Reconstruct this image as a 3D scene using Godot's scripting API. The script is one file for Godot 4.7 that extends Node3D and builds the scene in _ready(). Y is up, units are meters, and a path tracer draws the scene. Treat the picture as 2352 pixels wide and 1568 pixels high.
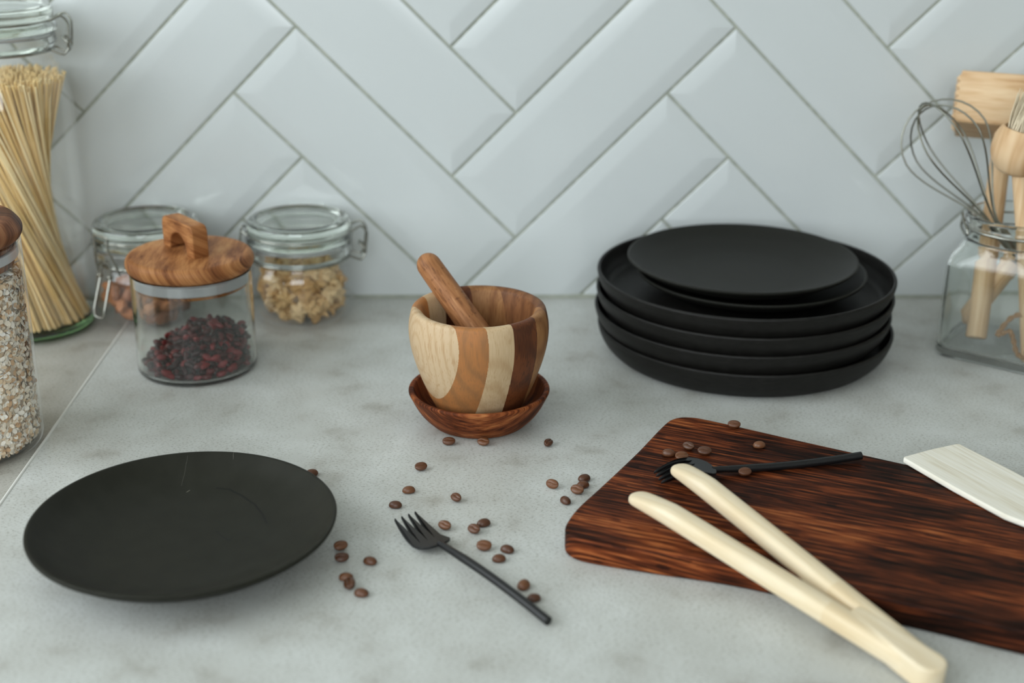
extends Node3D

# ------------------------------------------------------------------ mesh builder
class MB:
	var v := PackedVector3Array()
	var n := PackedVector3Array()
	var t := PackedVector2Array()
	var ix := PackedInt32Array()

	# rows of equally many points; smooth normals inside the grid; wrap joins last column to first
	func grid(rows: Array, wrap := false, su := 1.0, sv := 1.0) -> void:
		var base := v.size()
		var m: int = rows[0].size()
		var cols := m + 1 if wrap else m
		var r := rows.size()
		var pts: Array[PackedVector3Array] = []
		for row in rows:
			var a := PackedVector3Array(row)
			if wrap:
				a.append(a[0])
			pts.append(a)
		var nn := PackedVector3Array()
		nn.resize(r * cols)
		for i in r - 1:
			for j in cols - 1:
				var a: Vector3 = pts[i][j]
				var b: Vector3 = pts[i][j + 1]
				var c: Vector3 = pts[i + 1][j + 1]
				var d: Vector3 = pts[i + 1][j]
				var f := (c - a).cross(b - a) + (d - a).cross(c - a)
				nn[i * cols + j] += f
				nn[i * cols + j + 1] += f
				nn[(i + 1) * cols + j] += f
				nn[(i + 1) * cols + j + 1] += f
		var dist := 0.0
		for i in r:
			if wrap:
				var s := nn[i * cols] + nn[i * cols + cols - 1]
				nn[i * cols] = s
				nn[i * cols + cols - 1] = s
			if pts[i][0].distance_to(pts[i][m / 2]) < 1e-7 and pts[i][0].distance_to(pts[i][m / 3]) < 1e-7:
				var s := Vector3.ZERO
				for j in cols:
					s += nn[i * cols + j]
				for j in cols:
					nn[i * cols + j] = s
			if i > 0:
				dist += pts[i][0].distance_to(pts[i - 1][0])
			for j in cols:
				v.append(pts[i][j])
				n.append(nn[i * cols + j].normalized())
				t.append(Vector2(float(j) / (cols - 1) * su, dist * sv))
		for i in r - 1:
			for j in cols - 1:
				var a := base + i * cols + j
				ix.append_array(PackedInt32Array([a, a + 1, a + cols + 1, a, a + cols + 1, a + cols]))

	# flat polygon given in order
	func poly(p: Array, normal: Vector3) -> void:
		var base := v.size()
		for q in p:
			v.append(q)
			n.append(normal)
			t.append(Vector2(q.x, q.z))
		for k in range(1, p.size() - 1):
			var f: Vector3 = (p[k + 1] - p[0]).cross(p[k] - p[0])
			if f.dot(normal) >= 0.0:
				ix.append_array(PackedInt32Array([base, base + k, base + k + 1]))
			else:
				ix.append_array(PackedInt32Array([base, base + k + 1, base + k]))

	func box(c: Vector3, s: Vector3, b := Basis()) -> void:
		var h := s * 0.5
		for ax in 3:
			for sg in [-1.0, 1.0]:
				var nn := Vector3.ZERO
				nn[ax] = sg
				var u := Vector3.ZERO
				u[(ax + 1) % 3] = h[(ax + 1) % 3]
				var w := Vector3.ZERO
				w[(ax + 2) % 3] = h[(ax + 2) % 3]
				var o: Vector3 = nn * h[ax]
				poly([c + b * (o + u + w), c + b * (o - u + w), c + b * (o - u - w), c + b * (o + u - w)], (b * nn).normalized())

	# profile: points (radius, y, fillet) turned round y
	func lathe(prof: Array, segs := 64) -> void:
		var pr := MB.rounded(prof)
		var rows := []
		for p in pr:
			var row := PackedVector3Array()
			for j in segs:
				var a := TAU * j / segs
				var q := Vector3(p.x * cos(a), p.y, p.x * sin(a))
				row.append(q)
			rows.append(row)
		grid(rows, true)

	static func rounded(prof: Array) -> PackedVector2Array:
		var out := PackedVector2Array()
		for k in prof.size():
			var p := Vector2(prof[k].x, prof[k].y)
			var f: float = prof[k].z
			if f <= 0.0 or k == 0 or k == prof.size() - 1:
				out.append(p)
				continue
			var a := Vector2(prof[k - 1].x, prof[k - 1].y) - p
			var b := Vector2(prof[k + 1].x, prof[k + 1].y) - p
			var d := minf(f, minf(a.length(), b.length()) * 0.49)
			var s := p + a.normalized() * d
			var e := p + b.normalized() * d
			for i in 7:
				var u := i / 6.0
				out.append(s.lerp(p, u).lerp(p.lerp(e, u), u))
		return out

	# tube along points with one radius or a radius for each point
	func tube(path: Array, rad, segs := 10, closed := false, cap := true) -> void:
		var rows := []
		var c := path.size()
		var up := Vector3.UP
		for i in c:
			var a: Vector3 = path[(i - 1 + c) % c] if closed or i > 0 else path[i]
			var b: Vector3 = path[(i + 1) % c] if closed or i < c - 1 else path[i]
			var d := (b - a).normalized()
			if i == 0:
				up = Vector3.UP if absf(d.y) < 0.9 else Vector3.RIGHT
			up = (up - d * up.dot(d)).normalized()
			var side := d.cross(up)
			var r: float = rad if rad is float else rad[i]
			var row := PackedVector3Array()
			for j in segs:
				var w := TAU * j / segs
				row.append(path[i] + (up * cos(w) + side * sin(w)) * r)
			rows.append(row)
		if closed:
			rows.append(rows[0])
		elif cap:
			var first := PackedVector3Array()
			first.resize(segs)
			first.fill(path[0])
			var last := PackedVector3Array()
			last.resize(segs)
			last.fill(path[c - 1])
			var e0: PackedVector3Array = rows[0].duplicate()
			var e1: PackedVector3Array = rows[c - 1].duplicate()
			grid([first, e0], true)
			grid(rows, true)
			grid([e1, last], true)
			return
		grid(rows, true)

	# outline in (x, z) made into a slab from y0 to y1 with rounded edges
	func slab(outline: PackedVector2Array, y0: float, y1: float, bev: float, steps := 4) -> void:
		var o := outline
		if Geometry2D.is_polygon_clockwise(o):
			o = o.duplicate()
			o.reverse()
		var c := o.size()
		var inw := PackedVector2Array()
		for i in c:
			var a := (o[i] - o[(i - 1 + c) % c]).normalized()
			var b := (o[(i + 1) % c] - o[i]).normalized()
			var m := (a + b).normalized()
			if m == Vector2.ZERO:
				m = a
			var k := 1.0 / maxf(0.5, m.dot(a))
			inw.append(Vector2(-m.y, m.x) * k)
		var rows := []
		var lv := []
		for s in steps + 1:
			var w := PI / 2.0 * s / steps
			lv.append(Vector2(bev * (1.0 - sin(w)), y0 + bev * (1.0 - cos(w))))
		for s in steps + 1:
			var w := PI / 2.0 * s / steps
			lv.append(Vector2(bev * (1.0 - cos(w)), y1 - bev * (1.0 - sin(w))))
		for l in lv:
			var row := PackedVector3Array()
			for i in c:
				var q: Vector2 = o[i] + inw[i] * l.x
				row.append(Vector3(q.x, l.y, q.y))
			rows.append(row)
		grid(rows, true)
		for e in [0, rows.size() - 1]:
			var flat := PackedVector2Array()
			for q in rows[e]:
				flat.append(Vector2(q.x, q.z))
			var tri := Geometry2D.triangulate_polygon(flat)
			var base := v.size()
			var nn := Vector3.DOWN if e == 0 else Vector3.UP
			for q in rows[e]:
				v.append(q)
				n.append(nn)
				t.append(Vector2(q.x, q.z))
			for k in range(0, tri.size(), 3):
				var a := base + tri[k]
				var b := base + tri[k + 1]
				var d := base + tri[k + 2]
				if ((v[d] - v[a]).cross(v[b] - v[a])).dot(nn) >= 0.0:
					ix.append_array(PackedInt32Array([a, b, d]))
				else:
					ix.append_array(PackedInt32Array([a, d, b]))

	# texture coordinates across the thing: grain along axis a, the others mixed
	func planar(su: float, sv: float, off := Vector2(0.5, 0.5), axis := 0, ky := 0.6) -> MB:
		for i in v.size():
			var p := v[i]
			if axis == 0:
				t[i] = Vector2(p.x * su, (p.z + ky * p.y) * sv) + off
			elif axis == 1:
				t[i] = Vector2(p.y * su, (p.x + 0.6 * p.z) * sv) + off
			else:
				t[i] = Vector2(p.z * su, (p.x + 0.6 * p.y) * sv) + off
		return self

	func bend(f: Callable) -> MB:
		for i in v.size():
			v[i] = f.call(v[i])
		return self

	func move(x: Transform3D) -> MB:
		for i in v.size():
			v[i] = x * v[i]
			n[i] = (x.basis * n[i]).normalized()
		return self

	func mesh() -> ArrayMesh:
		var vol := 0.0
		for k in range(0, ix.size(), 3):
			vol += v[ix[k]].dot(v[ix[k + 2]].cross(v[ix[k + 1]]))
		if vol < 0.0:
			for k in range(0, ix.size(), 3):
				var a := ix[k + 1]
				ix[k + 1] = ix[k + 2]
				ix[k + 2] = a
			for k in n.size():
				n[k] = -n[k]
		var arr := []
		arr.resize(Mesh.ARRAY_MAX)
		arr[Mesh.ARRAY_VERTEX] = v
		arr[Mesh.ARRAY_NORMAL] = n
		arr[Mesh.ARRAY_TEX_UV] = t
		arr[Mesh.ARRAY_INDEX] = ix
		var m := ArrayMesh.new()
		m.add_surface_from_arrays(Mesh.PRIMITIVE_TRIANGLES, arr)
		return m


# ------------------------------------------------------------------ naming
var used := {}
var M := {}
var rng := RandomNumberGenerator.new()


func numbered(called: String) -> String:
	var k: int = used.get(called, 0)
	used[called] = k + 1
	return called if k == 0 else "%s_%03d" % [called, k]


func tag(o: Node, label: String, category: String, group := "") -> void:
	o.set_meta("label", label)
	o.set_meta("category", category)
	if group:
		o.set_meta("group", group)


func thing(called: String, label: String, category: String, at := Vector3.ZERO, turn := 0.0, group := "") -> Node3D:
	var o := Node3D.new()
	o.name = numbered(called)
	add_child(o)
	o.position = at
	o.rotation.y = turn
	tag(o, label, category, group)
	return o


func part(called: String, mesh: Mesh, mat: Material, parent: Node) -> MeshInstance3D:
	var o := MeshInstance3D.new()
	o.name = called
	o.mesh = mesh
	o.material_override = mat
	parent.add_child(o, true)
	return o


func solo(called: String, mesh: Mesh, mat: Material, label: String, category: String, at := Vector3.ZERO, group := "") -> MeshInstance3D:
	var o := part(numbered(called), mesh, mat, self)
	o.position = at
	tag(o, label, category, group)
	return o


func struct(called: String, mesh: Mesh, mat: Material) -> MeshInstance3D:
	var o := part(called, mesh, mat, self)
	o.set_meta("kind", "structure")
	return o


func box_mesh(c: Vector3, s: Vector3) -> ArrayMesh:
	var b := MB.new()
	b.box(c, s)
	return b.mesh()


# ------------------------------------------------------------------ materials
func noise(kind: int, freq: float, octaves := 4, sd := 1) -> FastNoiseLite:
	var f := FastNoiseLite.new()
	f.noise_type = kind as FastNoiseLite.NoiseType
	f.frequency = freq
	f.seed = sd
	f.fractal_octaves = octaves
	return f


func ramp(stops: Array) -> Gradient:
	var g := Gradient.new()
	var o := PackedFloat32Array()
	var c := PackedColorArray()
	for s in stops:
		o.append(s[0])
		c.append(s[1])
	g.offsets = o
	g.colors = c
	return g


func noise_tex(f: FastNoiseLite, size: int, stops := [], as_normal := false, bump := 4.0) -> NoiseTexture2D:
	var x := NoiseTexture2D.new()
	x.noise = f
	x.width = size
	x.height = size
	x.seamless = true
	if stops.size():
		x.color_ramp = ramp(stops)
	if as_normal:
		x.as_normal_map = true
		x.bump_strength = bump
	return x


func plain(c: Color, rough: float, metal := 0.0, spec := 0.5) -> StandardMaterial3D:
	var m := StandardMaterial3D.new()
	m.albedo_color = c
	m.roughness = rough
	m.metallic = metal
	m.metallic_specular = spec
	return m


func rgb(r: float, g: float, b: float) -> Color:
	return Color(r / 255.0, g / 255.0, b / 255.0)


# wood: grain along u. rings across v, streaks, fine fibres, pores
func wood_image(w: int, h: int, sd: int, stops: Array, rings: float, warp: float, a_ring: float, a_streak: float, a_fine: float, pores: float, streaks := 26.0, blotch := 0.30, sap_and_light := 2.0) -> Image:
	var g := ramp(stops)
	var lut := PackedByteArray()
	for i in 256:
		var c := g.sample(i / 255.0)
		lut.append_array(PackedByteArray([int(c.r * 255.0), int(c.g * 255.0), int(c.b * 255.0)]))
	var n1 := noise(FastNoiseLite.TYPE_SIMPLEX_SMOOTH, 1.0, 2, sd)
	var n2 := noise(FastNoiseLite.TYPE_SIMPLEX_SMOOTH, 1.0, 3, sd + 7)
	var n3 := noise(FastNoiseLite.TYPE_VALUE, 1.0, 1, sd + 13)
	var data := PackedByteArray()
	data.resize(w * h * 3)
	var k := 0
	for y in h:
		var fy := float(y) / h
		for x in w:
			var fx := float(x) / w
			var wp := n1.get_noise_2d(fx * 1.6, fy * 3.0) * warp
			var ring := 0.5 + 0.5 * sin((fy * rings + wp) * TAU)
			ring = ring * ring
			var st := n2.get_noise_2d(fx * (4.3 if streaks < 40.0 else 15.0) + 9.0, fy * streaks)
			var fi := n3.get_noise_2d(fx * 26.0, fy * h * 0.45)
			var u := 0.5 + a_ring * (ring - 0.4) + a_streak * st + a_fine * fi + blotch * n1.get_noise_2d(fx * 2.2 + 30.0, fy * 5.0 + 7.0)
			u += 0.32 * smoothstep(sap_and_light, sap_and_light + 0.06, fy + 0.04 * n1.get_noise_2d(fx * 4.0, 3.0))  # paler band at one edge: sapwood, with the lit side face painted in
			if pores > 0.0 and n3.get_noise_2d(fx * 42.0 + 50.0, fy * h * 0.3) > 0.62:
				u -= pores
			var q := clampi(int(u * 255.0), 0, 255) * 3
			data[k] = lut[q]
			data[k + 1] = lut[q + 1]
			data[k + 2] = lut[q + 2]
			k += 3
	return Image.create_from_data(w, h, false, Image.FORMAT_RGB8, data)


func wood(im: Image, rough: float, spec := 0.4) -> StandardMaterial3D:
	var m := plain(Color.WHITE, rough, 0.0, spec)
	m.albedo_texture = ImageTexture.create_from_image(im)
	return m


# the mortar is turned from planks glued together: colour by the plank that each point of the wall lies in
func mortar_image(w: int, h: int, prof: PackedVector2Array) -> Image:
	var n1 := noise(FastNoiseLite.TYPE_SIMPLEX_SMOOTH, 1.0, 3, 31)
	var n3 := noise(FastNoiseLite.TYPE_VALUE, 1.0, 1, 37)
	var len := PackedFloat32Array([0.0])
	for i in range(1, prof.size()):
		len.append(len[i - 1] + prof[i].distance_to(prof[i - 1]))
	var total := len[len.size() - 1]
	var az := deg_to_rad(-55.0)
	var nx := sin(az)
	var nz := cos(az)
	var planks := [[0.0405, rgb(200, 174, 140), rgb(182, 149, 111)], [0.0232, rgb(176, 116, 66), rgb(150, 104, 64)], [0.0042, rgb(202, 176, 140), rgb(184, 154, 116)], [-0.0185, rgb(112, 62, 32), rgb(74, 40, 22)], [-0.036, rgb(164, 118, 74), rgb(128, 84, 48)], [-1.0, rgb(128, 84, 50), rgb(98, 60, 34)]]
	var data := PackedByteArray()
	data.resize(w * h * 3)
	var k := 0
	var seg := 1
	for y in h:
		var d := (y + 0.5) / h * total
		while seg < len.size() - 1 and len[seg] < d:
			seg += 1
		while seg > 1 and len[seg - 1] > d:
			seg -= 1
		var p := prof[seg - 1].lerp(prof[seg], (d - len[seg - 1]) / maxf(1e-9, len[seg] - len[seg - 1]))
		for x in w:
			var a := TAU * x / w
			var px := p.x * cos(a)
			var pz := p.x * sin(a)
			var c := px * nx + pz * nz
			var q := 0
			while c < planks[q][0]:
				q += 1
			var along := px * nz - pz * nx
			var wv := n1.get_noise_3d(along * 9.0 + q * 5.0, p.y * 5.0, c * 22.0)
			var far := Vector2(along + 0.006, (p.y - 0.058) * 0.55).length() if q == 0 else Vector2(along - 0.05, p.y * 0.4 - 0.03).length()
			var ring := 0.5 + 0.5 * sin(far * (1150.0 if q == 0 else 620.0) + wv * 5.0 + c * 120.0)
			ring = ring * ring
			var fi := n3.get_noise_3d(along * 1500.0, p.y * 130.0, c * 1500.0)
			var u := clampf(0.62 * ring + 0.34 * fi + 0.5 * wv + 0.10, 0.0, 1.35)
			var col: Color = planks[q][1].lerp(planks[q][2], u)
			col = col.clamp()
			if fi > 0.55:
				col = col.lerp(planks[q][2], 0.6)
			data[k] = int(col.r * 255.0)
			data[k + 1] = int(col.g * 255.0)
			data[k + 2] = int(col.b * 255.0)
			k += 3
	return Image.create_from_data(w, h, false, Image.FORMAT_RGB8, data)


func make_materials() -> void:
	# worktop: pale grey stone look, clouds, blotches and tiny dark flecks
	var top := plain(Color(0.935, 0.94, 0.935), 0.42, 0.0, 0.4)
	top.albedo_texture = noise_tex(noise(FastNoiseLite.TYPE_SIMPLEX_SMOOTH, 0.008, 6, 5), 1024, [[0.0, rgb(182, 179, 172)], [0.3, rgb(208, 208, 204)], [0.7, rgb(217, 218, 215)], [1.0, rgb(225, 226, 224)]])
	top.uv1_triplanar = true
	top.uv1_world_triplanar = true
	top.uv1_scale = Vector3(1.9, 1.9, 1.9)
	top.detail_enabled = true
	top.detail_blend_mode = BaseMaterial3D.BLEND_MODE_MUL
	top.detail_uv_layer = BaseMaterial3D.DETAIL_UV_2
	top.uv2_triplanar = true
	top.uv2_world_triplanar = true
	top.uv2_scale = Vector3(3.0, 5.0, 5.0)
	top.detail_albedo = noise_tex(noise(FastNoiseLite.TYPE_SIMPLEX, 0.085, 3, 11), 1024, [[0.0, rgb(160, 157, 150)], [0.16, rgb(212, 210, 206)], [0.28, rgb(246, 246, 245)], [1.0, Color.WHITE]])
	M.top = top
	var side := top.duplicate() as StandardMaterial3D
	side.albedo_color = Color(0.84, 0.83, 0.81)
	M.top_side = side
	M.strip = plain(rgb(218, 218, 212), 0.6)
	M.tile = plain(Color(0.80, 0.82, 0.82), 0.16, 0.0, 0.5)
	var gr := plain(Color.WHITE, 0.9, 0.0, 0.2)
	gr.albedo_texture = noise_tex(noise(FastNoiseLite.TYPE_SIMPLEX, 0.05, 3, 3), 256, [[0.0, rgb(150, 154, 142)], [1.0, rgb(182, 185, 172)]])
	gr.uv1_triplanar = true
	gr.uv1_scale = Vector3(6, 6, 6)
	M.grout = gr
	M.paint = plain(Color(0.72, 0.72, 0.70), 0.85, 0.0, 0.2)
	M.ceiling = plain(Color(0.93, 0.93, 0.92), 0.9, 0.0, 0.2)
	M.floor = plain(Color(0.45, 0.40, 0.34), 0.5)
	M.cabinet = plain(Color(0.62, 0.62, 0.60), 0.5)
	M.frame = plain(Color(0.86, 0.86, 0.85), 0.4)
	# glass
	var gl := plain(Color(0.90, 0.95, 0.92, 0.035), 0.0)
	gl.transparency = BaseMaterial3D.TRANSPARENCY_ALPHA
	gl.albedo_color = Color(0.84, 0.88, 0.85, 0.008)
	gl.metallic_specular = 0.44
	M.glass = gl
	var gg := plain(Color(0.62, 0.70, 0.62, 0.13), 0.03)
	gg.transparency = BaseMaterial3D.TRANSPARENCY_ALPHA
	gg.refraction_enabled = true
	gg.refraction_scale = 0.05
	gg.albedo_color = Color(0.92, 0.945, 0.91, 0.0)
	M.glass_thick = gg
	var gs := plain(Color(0.86, 0.92, 0.86, 0.0), 0.0)
	gs.refraction_enabled = true
	gs.refraction_scale = 0.05
	gs.albedo_color = Color(0.985, 0.995, 0.985, 0.0)
	gs.metallic_specular = 0.28
	M.glass_solid = gs
	var gf := plain(Color(0.70, 0.76, 0.70, 0.10), 0.02, 0.0, 0.36)
	gf.transparency = BaseMaterial3D.TRANSPARENCY_ALPHA
	M.glass_foot = gf
	var pane := plain(Color(0.95, 0.97, 0.97, 0.02), 0.0)
	pane.transparency = BaseMaterial3D.TRANSPARENCY_ALPHA
	M.pane = pane
	M.silicone = plain(Color(0.76, 0.76, 0.77), 0.45)
	M.rubber = plain(Color(0.70, 0.60, 0.45), 0.6)
	M.steel = plain(Color(0.62, 0.62, 0.59), 0.24, 1.0)
	M.wire = plain(Color(0.52, 0.52, 0.48), 0.28, 1.0)
	M.black_metal = plain(rgb(22, 22, 23), 0.33, 0.0, 0.45)
	# stoneware
	var sw := plain(Color.WHITE, 0.48, 0.0, 0.3)
	sw.albedo_texture = noise_tex(noise(FastNoiseLite.TYPE_SIMPLEX_SMOOTH, 0.02, 5, 21), 512, [[0.0, rgb(20, 19, 17)], [0.5, rgb(27, 26, 24)], [1.0, rgb(36, 35, 33)]])
	sw.uv1_triplanar = true
	sw.uv1_scale = Vector3(9, 40, 9)
	M.stoneware = sw
	M.coupe = plain(rgb(30, 30, 26), 0.52, 0.0, 0.3)
	M.worn = wood(worn_image(), 0.52, 0.3)
	# woods
	M.acacia = wood(wood_image(512, 512, 3, [[0.0, rgb(84, 47, 26)], [0.3, rgb(136, 86, 50)], [0.65, rgb(176, 122, 76)], [1.0, rgb(198, 150, 100)]], 2.6, 0.9, 0.16, 0.24, 0.12, 0.12, 26.0, 0.40), 0.5, 0.3)
	M.walnut = wood(wood_image(512, 512, 17, [[0.0, rgb(58, 34, 22)], [0.4, rgb(104, 64, 42)], [0.75, rgb(140, 92, 62)], [1.0, rgb(164, 116, 82)]], 4.0, 0.7, 0.40, 0.45, 0.12, 0.15), 0.5, 0.3)
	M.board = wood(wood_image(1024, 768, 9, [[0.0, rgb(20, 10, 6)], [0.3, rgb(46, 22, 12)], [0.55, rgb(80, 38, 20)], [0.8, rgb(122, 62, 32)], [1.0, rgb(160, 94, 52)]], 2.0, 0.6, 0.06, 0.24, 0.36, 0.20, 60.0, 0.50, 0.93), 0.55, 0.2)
	M.saucer = wood(wood_image(512, 512, 23, [[0.0, rgb(50, 24, 12)], [0.4, rgb(100, 50, 26)], [0.75, rgb(140, 78, 42)], [1.0, rgb(170, 108, 64)]], 2.4, 1.0, 0.06, 0.16, 0.36, 0.2, 26.0, 0.45), 0.6, 0.25)
	M.pestle = wood(wood_image(512, 256, 41, [[0.0, rgb(104, 66, 40)], [0.4, rgb(152, 102, 64)], [0.8, rgb(176, 124, 82)], [1.0, rgb(192, 144, 100)]], 3.0, 0.6, 0.14, 0.40, 0.16, 0.2), 0.5, 0.35)
	M.bamboo = wood(wood_image(512, 256, 51, [[0.0, rgb(212, 186, 146)], [0.35, rgb(222, 201, 165)], [0.7, rgb(230, 213, 182)], [1.0, rgb(236, 222, 196)]], 2.0, 0.4, 0.2, 0.4, 0.06, 0.0), 0.5, 0.4)
	M.paleboard = wood(wood_image(512, 256, 61, [[0.0, rgb(214, 204, 182)], [0.4, rgb(232, 226, 210)], [1.0, rgb(242, 238, 228)]], 3.0, 0.3, 0.2, 0.4, 0.25, 0.0), 0.65, 0.3)
	M.beech = wood(wood_image(512, 256, 71, [[0.0, rgb(186, 146, 104)], [0.4, rgb(210, 176, 136)], [1.0, rgb(226, 200, 164)]], 3.0, 0.4, 0.2, 0.4, 0.15, 0.0), 0.55, 0.35)
	# food
	M.coffee = []
	for c in [rgb(92, 55, 32), rgb(106, 66, 39), rgb(80, 47, 27)]:
		var m := plain(c, 0.38, 0.0, 0.5)
		M.coffee.append(m)
	M.crease = plain(rgb(150, 112, 76), 0.7)
	M.kidney = []
	for c in [rgb(66, 17, 21), rgb(96, 26, 30), rgb(132, 42, 46), rgb(48, 13, 18)]:
		M.kidney.append(plain(c, 0.16, 0.0, 0.36))
	M.pasta = []
	for c in [rgb(248, 218, 158), rgb(238, 204, 138), rgb(250, 228, 178)]:
		M.pasta.append(plain(c, 0.5))
	M.star = []
	for c in [rgb(206, 170, 116), rgb(190, 150, 94), rgb(220, 190, 142)]:
		M.star.append(plain(c, 0.7))
	M.nut = []
	for c in [rgb(158, 98, 58), rgb(134, 78, 44), rgb(178, 116, 72)]:
		M.nut.append(plain(c, 0.6))
	var oat := plain(Color.WHITE, 0.8, 0.0, 0.3)
	oat.vertex_color_use_as_albedo = true
	M.oat = oat
	M.oat_core = plain(rgb(240, 224, 200), 0.9)
	M.bristle = plain(rgb(222, 208, 180), 0.7)
	M.twine = plain(rgb(158, 122, 84), 0.9)


# the lone plate: charcoal glaze with the knife marks and the rub ring that the photograph shows
func worn_image() -> Image:
	var s := 768
	var n1 := noise(FastNoiseLite.TYPE_SIMPLEX_SMOOTH, 0.012, 4, 91)
	var data := PackedByteArray()
	data.resize(s * s * 3)
	var k := 0
	for y in s:
		for x in s:
			var u := n1.get_noise_2d(x, y) * 4.0
			data[k] = int(34 + u)
			data[k + 1] = int(34 + u)
			data[k + 2] = int(27 + u)
			k += 3
	var im := Image.create_from_data(s, s, false, Image.FORMAT_RGB8, data)
	var marks := [
		[[0.0073, -0.0630], [0.0165, -0.0611], [0.0265, -0.0541], [0.0370, -0.0434], [0.0441, -0.0311], [0.0488, -0.0192], rgb(22, 22, 19), 4],
		[[0.0168, -0.0122], [0.0223, -0.0047], [0.0275, 0.0010], [0.0293, -0.0047], rgb(23, 23, 20), 3],
		[[-0.0124, -0.0586], [-0.0104, -0.0605], rgb(120, 116, 104), 1],
		[[-0.0169, -0.0637], [-0.0163, -0.0808], rgb(74, 73, 67), 1],
		[[0.0160, -0.0794], [0.0152, -0.0874], rgb(92, 90, 82), 1],
		[[-0.0655, -0.0742], [-0.0666, -0.0855], rgb(70, 69, 63), 1]]
	for m in marks:
		var col: Color = m[m.size() - 2]
		var wd: int = m[m.size() - 1]
		for i in m.size() - 3:
			var a := Vector2(m[i][0], m[i][1])
			var b := Vector2(m[i + 1][0], m[i + 1][1])
			for q in 120:
				var p := (a.lerp(b, q / 120.0) * 5.0 + Vector2(0.5, 0.5)) * s
				im.fill_rect(Rect2i(int(p.x), int(p.y), wd, wd), col)
	return im


# ------------------------------------------------------------------ wall of tiles
const TW := 0.0847
const TL := 0.28043
const TA := Vector2(-0.18395, 0.25806)


func clip(p: Array, y0: float) -> Array:
	var out := []
	for i in p.size():
		var a: Vector3 = p[i]
		var b: Vector3 = p[(i + 1) % p.size()]
		if a.y >= y0:
			out.append(a)
		if (a.y >= y0) != (b.y >= y0):
			out.append(a.lerp(b, (y0 - a.y) / (b.y - a.y)))
	return out


# tile with bevelled edges on the wall plane: along runs its length, across its width
func tile_mesh(o: Vector2, along: Vector2, across: Vector2, y0: float) -> ArrayMesh:
	var g := 0.0012
	var rings := [Vector2(0.0, -0.002), Vector2(0.0, 0.0008), Vector2(0.0007, 0.0016), Vector2(0.0120, 0.00325), Vector2(0.0155, 0.00352), Vector2(0.0200, 0.0036)]
	var mb := MB.new()
	var at := func(u: float, w: float, h: float) -> Vector3:
		var q := o + along * u + across * w
		return Vector3(q.x, q.y, h)
	var corner := func(k: int, r: Vector2) -> Vector3:
		var i := g + r.x
		var us := [i, TL - i, TL - i, i]
		var ws := [i, i, TW - i, TW - i]
		return at.call(us[k], ws[k], r.y)
	var outward := [-across, along, across, -along]
	for k in 4:
		var out := Vector3(outward[k].x, outward[k].y, 0)
		for r in rings.size() - 1:
			var ra: Vector2 = rings[r]
			var rb: Vector2 = rings[r + 1]
			var q := clip([corner.call(k, ra), corner.call((k + 1) % 4, ra), corner.call((k + 1) % 4, rb), corner.call(k, rb)], y0)
			if q.size() < 3:
				continue
			var d := rb - ra
			var nf := (out * d.y + Vector3(0, 0, 1) * d.x).normalized()
			mb.poly(q, nf)
			# round the two soft shoulders of the bevel
			if r >= 2:
				var base := mb.v.size() - q.size()
				var ends := [nf, nf]
				if r == 2:
					ends[1] = nf.lerp(Vector3(0, 0, 1), 0.3).normalized()
				if r == 3:
					ends = [nf.lerp((out * 0.146 + Vector3(0, 0, 1)).normalized(), 0.6).normalized(), nf.lerp(Vector3(0, 0, 1), 0.5).normalized()]
				if r == 4:
					ends[1] = Vector3(0, 0, 1)
				for i in q.size():
					var f := clampf((q[i].z - ra.y) / maxf(1e-9, rb.y - ra.y), 0.0, 1.0)
					mb.n[base + i] = ends[0].lerp(ends[1], f).normalized()
	var rt: Vector2 = rings[rings.size() - 1]
	var topq := clip([corner.call(0, rt), corner.call(1, rt), corner.call(2, rt), corner.call(3, rt)], y0)
	if topq.size() >= 3:
		mb.poly(topq, Vector3(0, 0, 1))
	if mb.v.size() == 0:
		return null
	var arr := []
	arr.resize(Mesh.ARRAY_MAX)
	arr[Mesh.ARRAY_VERTEX] = mb.v
	arr[Mesh.ARRAY_NORMAL] = mb.n
	arr[Mesh.ARRAY_TEX_UV] = mb.t
	arr[Mesh.ARRAY_INDEX] = mb.ix
	var m := ArrayMesh.new()
	m.add_surface_from_arrays(Mesh.PRIMITIVE_TRIANGLES, arr)
	return m


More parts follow.
